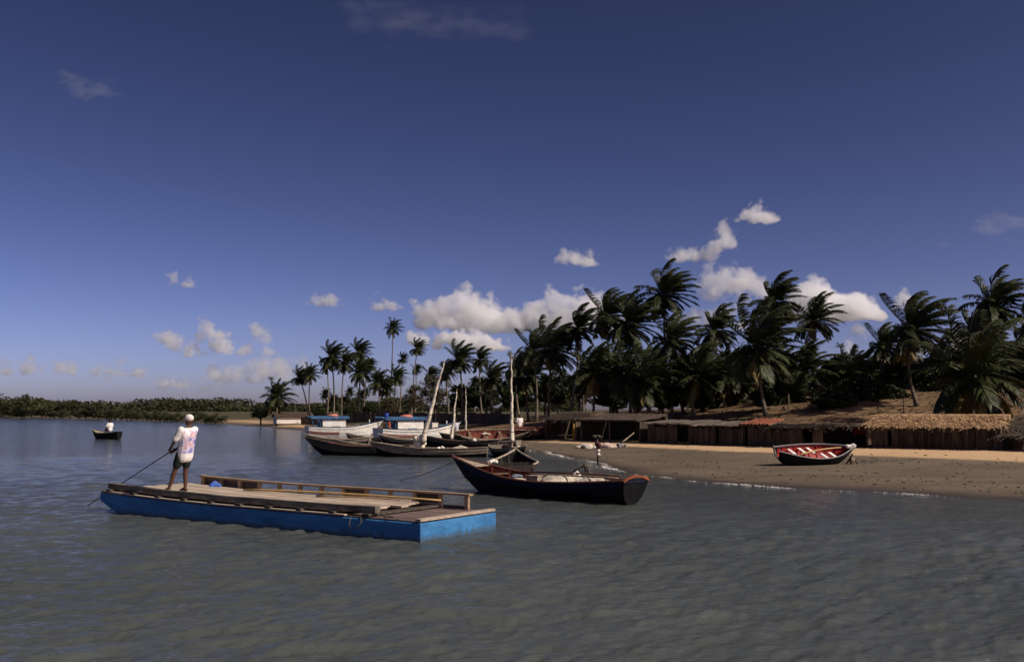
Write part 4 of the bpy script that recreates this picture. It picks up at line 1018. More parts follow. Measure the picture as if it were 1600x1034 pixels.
# red lined boats on the sand behind
HB = Hull(5.2, 1.5, 0.52, 0.10, 0.30, 0.16, 0.3, rake=0.3)
S6 = dict(hull=M_blackhull, top=M_darkplank, gun=M_creamgun, lining=M_redin, trim=M_creamgun, transom=M_darkplank)
c1 = G(768, 691, 0.1)
r1 = canoe('beached_canoe', 'heeled canoe with dark red inside and pale rim beyond the masts', (c1.x, c1.y, gz(c1.x, c1.y) + 0.16), 12, HB, S6, roll=26, strakes=4, ribs=8, group='canoes drawn up on the sand', thwart_mat=M_inwood)
c2 = G(826, 690, 0.1)
r2 = canoe('beached_canoe', 'dark red canoe with pale bow tip lying by the left hut', (c2.x, c2.y, gz(c2.x, c2.y) + 0.14), 8, Hull(4.4, 1.4, 0.5, 0.1, 0.34, 0.1, 0.4, rake=0.3), dict(S6, gun=M_redgun), roll=20, strakes=4, ribs=6, group='canoes drawn up on the sand', thwart_mat=M_inwood)
heap('cloth_bundle', 'pale cloth on the heeled red canoe', 'cloth', on(r1, (-0.5, 0.1, 0.45)), (0.7, 0.4, 0.2), M_net, 15, n=7)
heap('cloth_bundle', 'bright yellow cloth behind the straight thin mast', 'cloth', (G(731, 681).x, G(731, 681).y, 0.35), (0.9, 0.6, 0.5), mat('yellow_cloth', (0.62, 0.36, 0.03), (0.4, 0.22, 0.02), scale=5), 16, n=8)

# ---- white motor boats
def motor_boat(label, loc, heading, L, B, crate):
    h = Hull(L, B, 0.78, 0.28, 0.62, 0.12, 0.78, rake=0.75, tm=0.4, full=2.3, sec=0.42)
    mats = dict(hull=M_white, top=M_white, gun=M_navy, lining=M_seablue, trim=M_seablue, transom=M_white)
    r = canoe('motor_boat', label, loc, heading, h, mats, strakes=5, ribs=0, thwarts=(0.72,), cat='boat', foredeck=0.22, top_strakes=2, gun_r=0.04)
    for s in (-1, 1):
        us = (0.46, 0.53, 0.60)
        b = MB(); b.loft([[h.pt(t, 0.50, s, 0.02), h.pt(t, 0.68, s, 0.02), h.pt(t, 0.68, s, 0.004), h.pt(t, 0.50, s, 0.004)] for t in [0.0 + 0.42 * i / 8 for i in range(9)]], smooth=False); b.build('boot_stripe', M_rust, r)
        b = MB(); b.tube([h.pt(i / 20, 0.86, s, 0.02) for i in range(21)], 0.018, n=5); b.build('rubbing_strake', M_navy, r)
    # cabin
    x0, x1 = -0.34 * L, 0.02 * L; w = B * 0.33; z0, z1 = 0.62, 1.62
    for s in (-1, 1):
        b = MB(); b.box(((x0 + x1) / 2 + 0.1, s * w, (z0 + z1) / 2 - 0.07), (x1 - x0 - 0.2, 0.04, z1 - z0 - 0.14)); b.build('cabin_side', M_white, r)
        b = MB(); b.box(((x0 + x1) / 2, s * (w - 0.01), z1 - 0.08), (x1 - x0 - 0.3, 0.015, 0.12)); b.build('window', M_glass, r)
        for k in range(4):
            x = x0 + 0.1 + (x1 - x0 - 0.25) * k / 3
            b = MB(); b.box((x, s * w, z1 - 0.09), (0.06, 0.045, 0.22)); b.build('window_post', M_white, r)
        b = MB()
        rr = random.Random(3)
        for k in range(7):
            b.box(((x0 + x1) / 2 - 0.1 + k * 0.12, s * (w + 0.022), z0 + 0.22 + rr.uniform(-0.02, 0.03)), (0.075, 0.004, rr.uniform(0.05, 0.13)), rot=(0, rr.uniform(-0.5, 0.5), 0))
        b.build('lettering', M_seablue, r)
    b = MB(); b.box((x1, 0, (z0 + z1) / 2 - 0.02), (0.04, 2 * w, z1 - z0)); b.build('cabin_front', M_white, r)
    b = MB(); b.box((x0, 0, (z0 + z1) / 2 - 0.02), (0.04, 2 * w, z1 - z0)); b.build('cabin_back', M_seablue, r)
    for (px_, sx) in ((x1 + 0.023, 0.01), (x0 - 0.023, 0.01)):
        b = MB(); b.box((px_, 0, z1 - 0.22), (sx, w * 1.3, 0.24)); b.build('window', M_glass, r)
    b = MB(); rings = []
    for i in range(9):
        x = -0.48 * L + (x1 + 0.35 + 0.48 * L) * i / 8
        rings.append([(x, y, z1 + 0.03 + (0.10 if th else 0.0) - 0.05 * (abs(y) / w) ** 2) for th, y in ((0, -w - 0.22), (0, 0), (0, w + 0.22), (1, w + 0.22), (1, 0), (1, -w - 0.22))])
    b.loft(rings, smooth=False); roof = b.build('roof', M_seablue, r)
    for s in (-1, 1):
        b = MB(); b.tube([(-0.45 * L, s * w, 0.7), (-0.45 * L, s * w, z1 + 0.04)], 0.035, n=6); b.build('roof_post', M_seablue, r)
        b = MB(); b.beam((-0.47 * L, s * (w + 0.19), z1 + 0.17), (x1 + 0.3, s * (w + 0.19), z1 + 0.17), 0.03, 0.07); b.build('roof_rail', M_seablue, roof)
    b = MB(); b.box((-0.40 * L, 0, 0.75), (0.5, B * 0.5, 0.35)); b.build('engine_box', M_seablue, r)
    b = MB(); b.tube([(0.40 * L, 0, h.g(0.9) - 0.1), (0.40 * L, 0, h.g(0.9) + 0.28)], 0.045, n=6); b.build('bitt', M_white, r)
    bpy.context.view_layer.update()
    rx = x0 + 0.5 * (x1 - x0)
    heap('tarpaulin', 'salmon pink tarpaulin bundle on the roof of the ' + crate, 'tarpaulin', on(r, (rx + 0.1, 0, z1 + 0.10)), (1.25, 1.0, 0.42), M_salmon, 21, n=12, rotz=R(heading))
    return r, h
w1p = G(531, 680.5)
w1, hw1 = motor_boat('white motor boat with blue roof and red bottom stripe, left of the two', (w1p.x, w1p.y + 1.2, 0), 25, 6.6, 2.2, 'left white boat')
w2p = G(648, 686)
w2, hw2 = motor_boat('white motor boat with blue roof partly behind the leaning mast', (w2p.x, w2p.y + 2.0, 0), 36, 7.3, 2.3, 'right white boat')
b = MB(); b.box((0, 0, 0.24), (0.55, 0.5, 0.48)); b.box((0, 0, 0.50), (0.6, 0.55, 0.05))
cr = b.build('fish_crate', M_foam); cr.location = on(w2, (1.55, -0.1, hw2.g(0.72) - 0.14)); cr.rotation_euler = (0, 0, R(36)); tag(cr, 'cream crate with dark slots on the foredeck of the right white boat', 'crate')
for s in (-0.16, 0, 0.16):
    b = MB(); b.box((s, -0.252, 0.14), (0.08, 0.01, 0.08)); b.build('slot', M_glass, cr)
b = MB(); b.tube([(0, 0, 0), (0, 0, 0.03), (0, 0, 0.2), (0, 0, 0.38), (0, 0, 0.4)], [0.17, 0.18, 0.185, 0.18, 0.16], n=14)
dr_ = b.build('drum', M_barrel); dr_.location = on(w2, (-2.75, 0.3, 1.72)); tag(dr_, 'deep blue drum on the stern end of the right white boat roof', 'drum')

# ---- far canoe
fc = G(166, 686)
HF = Hull(3.5, 1.25, 0.46, 0.12, 0.28, 0.18, 0.4, rake=0.25)
fcan = canoe('dark_canoe', 'small black canoe out on the open water at left with one person aboard', (fc.x - 0.3, fc.y + 0.8, 0), 145, HF, dict(hull=M_blackhull, top=M_blackhull, gun=M_darkplank, lining=M_creamgun, trim=M_creamgun, transom=M_blackhull), strakes=4, ribs=5, foredeck=0.28)
# ------------------------------------------------------------------ people
def skin_mat(name, c): return mat(name, c, tuple(q * 0.75 for q in c), rough=0.55, scale=6, bump=0.1, spec=0.35, vary=0.02)
M_skin = skin_mat('brown_skin', (0.115, 0.050, 0.027))
M_hair = mat('black_hair', (0.012, 0.010, 0.009), rough=0.7, scale=20)
def capsule(b, p, q, r0, r1, n=10):
    p, q = Vector(p), Vector(q); d = (q - p).normalized()
    pts, rs = [], []
    for k in (1.0, 0.8, 0.5, 0.0): pts.append(p - d * r0 * k); rs.append(max(0.002, r0 * math.sqrt(max(0, 1 - k * k))))
    for k in (0.0, 0.5, 0.8, 1.0): pts.append(q + d * r1 * k); rs.append(max(0.002, r1 * math.sqrt(max(0, 1 - k * k))))
    b.tube(pts, rs, n=n)
def fuse(o, voxel, smooth=4):
    md = o.modifiers.new('fuse', 'REMESH'); md.mode = 'VOXEL'; md.voxel_size = voxel; md.use_smooth_shade = True
    if smooth:
        sm = o.modifiers.new('soften', 'SMOOTH'); sm.iterations = smooth; sm.factor = 0.5
def person(label, loc, facing, J, shirt, shorts, cap=None, voxel=0.008, shirt_mat=None, group=None, skin=None, grip=True):
    """J: joints in metres, +x is where the person faces, +y their left"""
    skin = skin or M_skin
    root = empty('person', loc, (0, 0, facing)); tag(root, label, 'person', group)
    V3 = lambda k: Vector(J[k])
    b = MB()
    pel, ch, nk, hd = V3('pelvis'), V3('chest'), V3('neck'), V3('head')
    capsule(b, pel + Vector((0, 0.05, 0)), pel + Vector((0, -0.05, 0)), 0.105, 0.105)
    capsule(b, pel, ch, 0.115, 0.135); capsule(b, ch + Vector((0, 0.09, 0.05)), ch + Vector((0, -0.09, 0.05)), 0.095, 0.095)
    capsule(b, ch, nk, 0.10, 0.055); capsule(b, nk, hd, 0.052, 0.055)
    tilt = J.get('tilt', 0.0)
    b.ball(hd + Vector((0.0, 0, 0.03)), (0.098, 0.076, 0.115), 16, 12, rot=(0, tilt, 0))
    b.ball(hd + Vector((0.035, 0, -0.045)), (0.058, 0.052, 0.062), 12, 8)          # jaw
    b.ball(hd + Vector((0.104, 0, 0.005)), (0.018, 0.014, 0.024), 8, 6)             # nose
    b.ball(hd + Vector((0.085, 0, -0.048)), (0.015, 0.026, 0.010), 8, 6)            # mouth
    for s in (-1, 1):
        b.ball(hd + Vector((0.0, s * 0.078, 0.012)), (0.020, 0.010, 0.032), 8, 6)   # ears
        b.ball(hd + Vector((0.078, s * 0.032, 0.038)), (0.016, 0.022, 0.009), 8, 6) # brow
    for s, k in ((1, 'l'), (-1, 'r')):
        sh, el, wr, hp, kn, an, to = (V3(q + k) for q in ('sh_', 'el_', 'wr_', 'hip_', 'kn_', 'an_', 'toe_'))
        capsule(b, sh, el, 0.052, 0.041); capsule(b, el, wr, 0.042, 0.027)
        capsule(b, hp, kn, 0.088, 0.056); capsule(b, kn, an, 0.056, 0.036)
        capsule(b, kn.lerp(an, 0.25) + (an - kn).normalized().cross(Vector((0, 1, 0))) * 0.012, kn.lerp(an, 0.5), 0.055, 0.04)
        heel = an + Vector((-0.04, 0, -0.045)); capsule(b, an, heel, 0.035, 0.030); capsule(b, heel, to, 0.034, 0.026); capsule(b, an, to, 0.034, 0.024)
        side = (to - heel).normalized().cross(Vector((0, 0, 1)))
        for q in range(5):
            t0 = to + side * ((q - 2) * 0.017) * s; capsule(b, t0, t0 + (to - heel).normalized() * (0.035 - 0.004 * q), 0.011, 0.009, 6)
        # hand: palm, four fingers bent round what it holds, thumb from the side of the palm
        d = (V3('hd_' + k) - wr).normalized(); up = Vector((0, 0, 1)); nrm = d.cross(Vector((0, 1, 0))).normalized(); lat = nrm.cross(d).normalized()
        palm_c = wr + d * 0.05; b.ball(palm_c, 0.03, 8, 6); capsule(b, wr, wr + d * 0.085, 0.026, 0.034)
        for q in range(4):
            f0 = wr + d * 0.09 + lat * ((q - 1.5) * 0.019); ln = (0.038, 0.044, 0.041, 0.032)[q]
            f1 = f0 + d * ln; f2 = f1 + (d * 0.35 - nrm * 0.9).normalized() * ln * 0.8; f3 = f2 + (-d * 0.7 - nrm * 0.5).normalized() * ln * 0.55
            capsule(b, f0, f1, 0.0095, 0.009, 6); capsule(b, f1, f2, 0.009, 0.0085, 6); capsule(b, f2, f3, 0.0085, 0.0075, 6)
        th0 = wr + d * 0.04 - lat * 0.03 * s; th1 = th0 + (d * 0.5 - lat * 0.8 * s - nrm * 0.4).normalized() * 0.04; th2 = th1 + (d * 0.7 - nrm * 0.7).normalized() * 0.03
        capsule(b, th0, th1, 0.013, 0.011, 6); capsule(b, th1, th2, 0.011, 0.009, 6)
    body = b.build('body', skin, root); fuse(body, voxel, 3)
    # shirt
    b = MB(); hem = J.get('hem', 0.02)
    for s in (-1, 1):
        sh = V3('sh_l' if s > 0 else 'sh_r'); el = V3('el_l' if s > 0 else 'el_r')
        capsule(b, sh + Vector((0, 0, 0.0)), sh.lerp(el, 0.78), 0.082, 0.080); capsule(b, ch + Vector((0, s * 0.08, 0.04)), sh, 0.118, 0.085)
    capsule(b, ch + Vector((0, 0.06, 0.02)), pel + Vector((-0.01, 0.055, hem)), 0.145, 0.140); capsule(b, ch + Vector((0, -0.06, 0.02)), pel + Vector((-0.01, -0.055, hem)), 0.145, 0.140)
    capsule(b, ch, ch.lerp(nk, 0.7), 0.12, 0.075)
    o = b.build('shirt', shirt, root); fuse(o, max(voxel, 0.012), 5)
    b = MB()
    capsule(b, pel + Vector((0, 0.06, 0.02)), pel + Vector((0, -0.06, 0.02)), 0.128, 0.128)
    for s in 'lr':
        hp, kn = V3('hip_' + s), V3('kn_' + s); capsule(b, hp, hp.lerp(kn, J.get('shorts', 0.62)), 0.115, 0.100)
    o = b.build('shorts', shorts, root); fuse(o, max(voxel, 0.012), 4)
    b = MB()
    if cap is not None:
        b.ball(hd + Vector((-0.005, 0, 0.068)), (0.116, 0.096, 0.090), 16, 10, rot=(0, tilt, 0))
        b.ball(hd + Vector((0.125, 0, 0.050)), (0.095, 0.075, 0.014), 12, 6, rot=(0, tilt + 0.15, 0))
        o = b.build('cap', cap, root); fuse(o, max(voxel, 0.008), 3)
    else:
        b.ball(hd + Vector((-0.012, 0, 0.058)), (0.105, 0.084, 0.096), 14, 10, rot=(0, tilt, 0))
        o = b.build('hair', M_hair, root); fuse(o, max(voxel, 0.01), 2)
    for s in (-1, 1):
        b = MB(); b.ball(hd + Vector((0.092, s * 0.032, 0.022)), (0.010, 0.014, 0.009), 8, 6); b.build('eye', M_foam, root)
    return root

def print_shirt():
    """white cotton with a violet and pink print across the back"""
    m = mat('printed_shirt', (0.84, 0.79, 0.74), (0.74, 0.69, 0.65), rough=0.85, scale=5, bump=0.5, bscale=7, bdist=0.04, vary=0.0, rnd=False)
    n, l = m.node_tree.nodes, m.node_tree.links; b = n['Principled BSDF']
    src = b.inputs['Base Color'].links[0].from_socket
    tc = n.new('ShaderNodeTexCoord'); sx = n.new('ShaderNodeSeparateXYZ'); l.new(tc.outputs['Object'], sx.inputs[0])
    def band(sock, a, bb, c, d):
        r = n.new('ShaderNodeValToRGB'); cr_ = r.color_ramp
        cr_.elements[0].position = a; cr_.elements[0].color = (0, 0, 0, 1); cr_.elements[1].position = bb; cr_.elements[1].color = (1, 1, 1, 1)
        e = cr_.elements.new(c); e.color = (1, 1, 1, 1); e = cr_.elements.new(d); e.color = (0, 0, 0, 1)
        l.new(sock, r.inputs[0]); return r.outputs[0]
    def mr(sock, lo, hi):
        q = n.new('ShaderNodeMapRange'); q.inputs['From Min'].default_value = lo; q.inputs['From Max'].default_value = hi; l.new(sock, q.inputs[0]); return q.outputs[0]
    z = mr(sx.outputs[2], 0.7, 1.5); y = mr(sx.outputs[1], -0.3, 0.3); x = mr(sx.outputs[0], -0.36, -0.30)
    bz = band(z, 0.20, 0.24, 0.84, 0.88); by = band(y, 0.16, 0.20, 0.78, 0.82)
    nz = n.new('ShaderNodeTexNoise'); nz.inputs['Scale'].default_value = 6.5; nz.inputs['Detail'].default_value = 4; l.new(tc.outputs['Object'], nz.inputs['Vector'])
    rp = n.new('ShaderNodeValToRGB'); e = rp.color_ramp.elements
    e[0].position = 0.34; e[0].color = (0.10, 0.10, 0.34, 1); e[1].position = 0.64; e[1].color = (0.74, 0.70, 0.72, 1)
    for p_, c_ in ((0.44, (0.30, 0.30, 0.58)), (0.50, (0.66, 0.62, 0.70)), (0.57, (0.48, 0.24, 0.30))):
        q = e.new(p_); q.color = (*c_, 1)
    l.new(nz.outputs[0], rp.inputs[0])
    m1 = n.new('ShaderNodeMath'); m1.operation = 'MULTIPLY'; l.new(bz, m1.inputs[0]); l.new(by, m1.inputs[1])
    bk = n.new('ShaderNodeMath'); bk.operation = 'LESS_THAN'; bk.inputs[1].default_value = -0.27; l.new(sx.outputs[0], bk.inputs[0])
    m2 = n.new('ShaderNodeMath'); m2.operation = 'MULTIPLY'; l.new(m1.outputs[0], m2.inputs[0]); l.new(bk.outputs[0], m2.inputs[1])
    mx = n.new('ShaderNodeMix'); mx.data_type = 'RGBA'; l.new(m2.outputs[0], mx.inputs[0]); l.new(src, mx.inputs[6]); l.new(rp.outputs[0], mx.inputs[7]); l.new(mx.outputs[2], b.inputs['Base Color'])
    return m
M_printed = print_shirt()
M_wshirt = mat('white_shirt', (0.78, 0.74, 0.70), (0.62, 0.58, 0.55), rough=0.85, scale=6, bump=0.4)
M_gshorts = mat('green_shorts', (0.012, 0.026, 0.018), (0.006, 0.009, 0.007), rough=0.85, scale=9, bump=0.3)
M_dshorts = mat('dark_shorts', (0.05, 0.05, 0.06), (0.025, 0.025, 0.03), rough=0.85, scale=9, bump=0.3)
M_rshorts = mat('red_shorts', (0.26, 0.035, 0.035), (0.16, 0.02, 0.02), rough=0.85, scale=9, bump=0.3)
M_cap = mat('white_cap', (0.82, 0.76, 0.66), (0.70, 0.63, 0.54), rough=0.85, scale=8, bump=0.2)
M_orshirt = mat('orange_shirt', (0.50, 0.11, 0.05), (0.34, 0.07, 0.03), rough=0.85, scale=8, bump=0.3)

FZ = sheer(8.8) + 0.134
ft = G(278, 767.5, FZ)
face = math.atan2(0.55, -0.83)
LEAN = dict(pelvis=(-0.19, 0, 0.86), chest=(-0.29, 0, 1.26), neck=(-0.33, 0, 1.49), head=(-0.32, 0, 1.60),
    sh_l=(-0.30, 0.19, 1.40), el_l=(-0.15, 0.25, 1.14), wr_l=(0.16, 0.10, 1.00), hd_l=(0.25, 0.055, 0.955),
    sh_r=(-0.29, -0.19, 1.40), el_r=(-0.10, -0.24, 1.16), wr_r=(0.20, -0.07, 0.93), hd_r=(0.28, -0.02, 0.885),
    hip_l=(-0.18, 0.09, 0.84), kn_l=(-0.05, 0.14, 0.47), an_l=(0.06, 0.20, 0.08), toe_l=(0.21, 0.23, 0.028),
    hip_r=(-0.18, -0.09, 0.84), kn_r=(-0.12, -0.10, 0.47), an_r=(-0.10, -0.12, 0.08), toe_r=(0.06, -0.13, 0.028), hem=-0.07, shorts=0.60)
man = person('person in white cap, printed white shirt and dark green shorts poling the blue barge', (ft.x, ft.y, FZ), face, LEAN, M_printed, M_gshorts, M_cap, voxel=0.007)
bpy.context.view_layer.update()
h1 = on(man, (0.255, 0.02, 0.905)); h2 = G(136, 790, 0.0)
dirp = (h2 - h1).normalized()
pole('punting_pole', 'long thin dark pole held by the person and pushed into the water', 'pole', h1 - dirp * 0.35, h2 + dirp * 1.2, 0.013, 0.011, mat('dark_pole', (0.06, 0.05, 0.042), (0.035, 0.03, 0.026), scale=9), n=6)

SIT = dict(pelvis=(0, 0, 0.12), chest=(0.02, 0, 0.50), neck=(0.04, 0, 0.73), head=(0.07, 0, 0.84),
    sh_l=(0.03, 0.19, 0.64), el_l=(0.06, 0.29, 0.38), wr_l=(0.26, 0.20, 0.30), hd_l=(0.33, 0.16, 0.28),
    sh_r=(0.03, -0.19, 0.64), el_r=(0.06, -0.29, 0.38), wr_r=(0.26, -0.20, 0.30), hd_r=(0.33, -0.16, 0.28),
    hip_l=(0.03, 0.09, 0.10), kn_l=(0.42, 0.14, 0.14), an_l=(0.50, 0.14, -0.24), toe_l=(0.64, 0.15, -0.29),
    hip_r=(0.03, -0.09, 0.10), kn_r=(0.42, -0.14, 0.14), an_r=(0.50, -0.14, -0.24), toe_r=(0.64, -0.15, -0.29), hem=0.0, shorts=0.9)
person('person in white shirt and reddish shorts sitting in the far black canoe', on(fcan, (-0.45, 0, 0.62)), R(145), SIT, M_wshirt, M_rshorts, None, voxel=0.014)
STAND = dict(pelvis=(0, 0, 0.92), chest=(0.01, 0, 1.30), neck=(0.01, 0, 1.52), head=(0.03, 0, 1.62),
    sh_l=(0.0, 0.19, 1.44), el_l=(-0.02, 0.25, 1.15), wr_l=(0.08, 0.26, 0.92), hd_l=(0.11, 0.26, 0.84),
    sh_r=(0.0, -0.19, 1.44), el_r=(-0.02, -0.25, 1.15), wr_r=(0.08, -0.26, 0.92), hd_r=(0.11, -0.26, 0.84),
    hip_l=(0, 0.09, 0.90), kn_l=(0.05, 0.11, 0.49), an_l=(0.0, 0.12, 0.08), toe_l=(0.14, 0.13, 0.028),
    hip_r=(0, -0.09, 0.90), kn_r=(0.02, -0.11, 0.49), an_r=(-0.06, -0.12, 0.08), toe_r=(0.08, -0.13, 0.028), hem=0.0, shorts=0.6)
person('person in orange top sitting at the stern of the right white boat', on(w2, (-3.0, -0.55, 0.86)), R(200), SIT, M_orshirt, M_dshorts, None, voxel=0.016)
def stand_at(px, py, label, sh, so, fc_, cap=None):
    q = G(px, py, 0.15); z = gz(q.x, q.y)
    person(label, (q.x, q.y, max(z, -0.3)), fc_, STAND, sh, so, cap, voxel=0.016)
stand_at(713, 688, 'person in pale shirt standing among the canoes by the middle mast', mat('pale_blue_shirt', (0.55, 0.56, 0.62), (0.42, 0.43, 0.5), scale=6), M_dshorts, R(160))
stand_at(812, 687, 'person in white shirt and red shorts behind the tall mast', M_wshirt, M_rshorts, R(-60))
# ------------------------------------------------------------------ sheds, houses, things on the sand
M_thatch = mat('palm_thatch', (0.44, 0.28, 0.145), (0.20, 0.12, 0.062), rough=0.95, scale=3, stretch=(1, 1, 1), bump=0.5, vary=0.3)
M_thatch_dark = mat('dark_thatch', (0.12, 0.09, 0.062), (0.055, 0.042, 0.03), rough=0.95, scale=3, bump=0.5, vary=0.3)  # brown thatch, its tone lowered for roofs standing out of the sun
M_stake = mat('shed_stake', (0.085, 0.062, 0.045), (0.04, 0.03, 0.023), rough=0.95, scale=4, stretch=(2, 2, 0.3), bump=0.5, vary=0.4)
M_post = mat('shed_post', (0.17, 0.13, 0.09), (0.09, 0.068, 0.048), rough=0.95, scale=5, stretch=(1, 1, 0.3), bump=0.5, vary=0.3)
M_tile = mat('clay_tile', (0.30, 0.095, 0.048), (0.17, 0.06, 0.035), rough=0.85, scale=4, bump=0.3, vary=0.3)
M_sheet = mat('grey_roof_board', (0.19, 0.155, 0.12), (0.075, 0.06, 0.048), rough=0.85, scale=4, stretch=(0.4, 2, 1), bump=0.4, vary=0.3)
M_cream = mat('cream_plaster', (0.52, 0.36, 0.20), (0.40, 0.27, 0.15), rough=0.9, scale=2, bump=0.2)
M_whitewall = mat('whitewash', (0.78, 0.73, 0.66), (0.62, 0.57, 0.50), rough=0.9, scale=2, bump=0.2)
M_bluewall = mat('grey_blue_plaster', (0.16, 0.18, 0.24), (0.10, 0.115, 0.15), rough=0.9, scale=2, bump=0.2)
M_redcloth = mat('red_cloth', (0.20, 0.016, 0.016), (0.11, 0.01, 0.01), rough=0.9, scale=4, bump=0.4)
M_yellow = mat('yellow_paint', (0.42, 0.27, 0.03), (0.28, 0.18, 0.02), rough=0.7, scale=5)
M_greysheet = mat('grey_blue_sheet', (0.20, 0.21, 0.25), (0.06, 0.065, 0.085), rough=0.5, scale=2.5, bump=0.9, bdist=0.1)

def strips(nx, ny, w, d, seed, leaf_w, leaf_l, lift, droop=0.0):
    """overlapping palm leaf strips over a w x d slope (x along, y up the slope)"""
    r = np.random.default_rng(seed); b = MB()
    for j in range(ny):
        for i in range(nx):
            x = (i + r.uniform(-0.5, 1.5)) / nx * w - w / 2; y = (j + r.uniform(-0.3, 0.6)) / ny * d - 0.12
            a = r.normal(0, 0.45); L = leaf_l * r.uniform(0.7, 1.3); ww = leaf_w * r.uniform(0.5, 1.2)
            dx, dy = math.sin(a) * L, -math.cos(a) * L; px, py = math.cos(a) * ww / 2, math.sin(a) * ww / 2
            z0 = lift + r.uniform(0, 0.05); z1 = lift + r.uniform(0.03, 0.13)
            b.add([(x - px, y - py, z0), (x + px, y + py, z0), (x + dx + px * 0.4, y + dy + py * 0.4, z1 - droop), (x + dx - px * 0.4, y + dy - py * 0.4, z1 - droop)], [(0, 1, 2, 3)])
    return b
def shed(name, label, lpx, rpx, lpy, rpy, depth, eave, ridge, roof, wall='stake', gaps=(), rear=True, overhang=0.35, group='fishing sheds along the top of the beach', boards=None, open_front=False):
    a = G(lpx, lpy, 0.30); c = G(rpx, rpy, 0.30)
    w = (c - a).length; ang = math.atan2(c.y - a.y, c.x - a.x)
    mid = (a + c) / 2
    rr = random.Random(int(lpx)); eave_f = rr.uniform(0.90, 1.08); eave *= eave_f; ridge *= eave_f
    root = empty(name, (mid.x + rr.uniform(0, 0.3), mid.y + rr.uniform(0, 0.6), gz(mid.x, mid.y) - 0.02), (0, 0, ang + rr.uniform(-0.05, 0.05))); tag(root, label, 'shed', group)
    # local: x along the front, +y inland
    npost = max(2, int(w / 1.8) + 1)
    for i in range(npost):
        for y in (0.0, depth):
            x = -w / 2 + w * i / (npost - 1)
            hh = eave + (0.0 if roof == 'gable' else (ridge - eave) * (y / depth))
            b = MB(); b.tube([(x + jit(0.04), y, -0.2), (x, y, hh * 0.5), (x + jit(0.03), y, hh)], [0.055, 0.05, 0.045], n=6); b.build('post', M_post, root)
    if not open_front:
        n = boards or int(w / 0.17)
        for i in range(n):
            x = -w / 2 + w * (i + 0.5) / n
            if any(g0 < (i + 0.5) / n < g1 for g0, g1 in gaps): continue
            hb_ = eave * rr.uniform(0.86, 0.99)
            b = MB(); b.box((x + jit(0.01), -0.06 + jit(0.015), hb_ / 2 - 0.05), (w / n * rr.uniform(0.78, 1.02), 0.03, hb_ + 0.1), rot=(0, jit(0.025), 0)); b.build('wall_board', M_stake, root)
    for x in (-w / 2, w / 2):
        b = MB(); b.box((x, depth / 2, eave * 0.47), (0.05, depth, eave * 0.94 + 0.1)); b.build('side_wall', M_stake, root)
    b = MB(); b.box((0, depth + 0.02, eave * 0.5), (w, 0.05, eave + 0.2)); b.build('back_wall', M_stake, root)
    # roof slopes up inland from the front eave
    sl = math.atan2(ridge - eave, depth / (2 if roof == 'gable' else 1)); dl = (depth / (2 if roof == 'gable' else 1)) / math.cos(sl) + overhang
    ro = empty('roof', (0, -overhang, eave - overhang * math.tan(sl) + 0.03), (sl, 0, 0)); ro.parent = root
    return root, ro, w, dl, rr
def roof_frame(root, name, w, dl, loc, rot, m, over=0.25):
    b = MB(); b.box((0, dl / 2, 0), (w + 2 * over, dl, 0.05)); o = b.build(name, m, root); o.location = loc; o.rotation_euler = rot; return o
def thatch(root, ro, w, dl, seed, m=None, dens=1.7, leaf=(0.10, 0.75)):
    m = m or M_thatch
    o = roof_frame(root, 'roof', w, dl, ro.location, ro.rotation_euler, m); bpy.data.objects.remove(ro)
    b = strips(int(w * 7 * dens), max(5, int(dl * 6)), w + 0.5, dl, seed, leaf[0], leaf[1], 0.03)
    t = b.build('thatch', m, o); t['kind'] = 'stuff'
    b = strips(int(w * 7), 1, w + 0.5, 0.1, seed + 1, 0.10, 0.45, 0.0, droop=0.22); t = b.build('thatch_fringe', M_thatch_dark, o); t['kind'] = 'stuff'
    return o
def board_roof(root, ro, w, dl, rr, m, bw=0.35, over=0.3):
    o = roof_frame(root, 'roof', w - 0.1, dl - 0.1, ro.location, ro.rotation_euler, M_stake, 0.0); bpy.data.objects.remove(ro)
    n = int((w + 2 * over) / bw)
    for i in range(n):
        x = -w / 2 - over + (i + 0.5) * (w + 2 * over) / n
        b = MB(); b.box((x, dl / 2 + rr.uniform(-0.15, 0.15), 0.05 + rr.uniform(0, 0.03)), (bw * rr.uniform(0.75, 1.05), dl + rr.uniform(-0.1, 0.25), 0.03), rot=(rr.uniform(-0.02, 0.02), rr.uniform(-0.05, 0.05), rr.uniform(-0.10, 0.10)))
        b.build('roof_board', m, o)
    return o
def tile_roof(root, ro, w, dl, rr, m):
    o = roof_frame(root, 'roof', w, dl, ro.location, ro.rotation_euler, M_stake, 0.1); bpy.data.objects.remove(ro)
    tm_ = MB(); rings = []
    for y, z in ((0, 0.02), (0.34, 0.0)):
        rings.append([(0.10 * math.cos(a), y, z + 0.075 * math.sin(a)) for a in [PI * k / 6 for k in range(7)]])
    tm_.loft(rings, closed=False, cap=False); me = tm_.mesh('tile'); me.materials.append(m)
    nx = int((w + 0.2) / 0.22); ny = int(dl / 0.31) + 1
    for i in range(nx):
        for j in range(ny):
            link_mesh('tile', me, None, o, loc=(-w / 2 - 0.05 + i * (w + 0.1) / nx + 0.1, j * 0.31 - 0.05, 0.03 + rr.uniform(0, 0.012)), rot=(rr.uniform(-0.02, 0.02), 0, rr.uniform(-0.05, 0.05)))
    return o
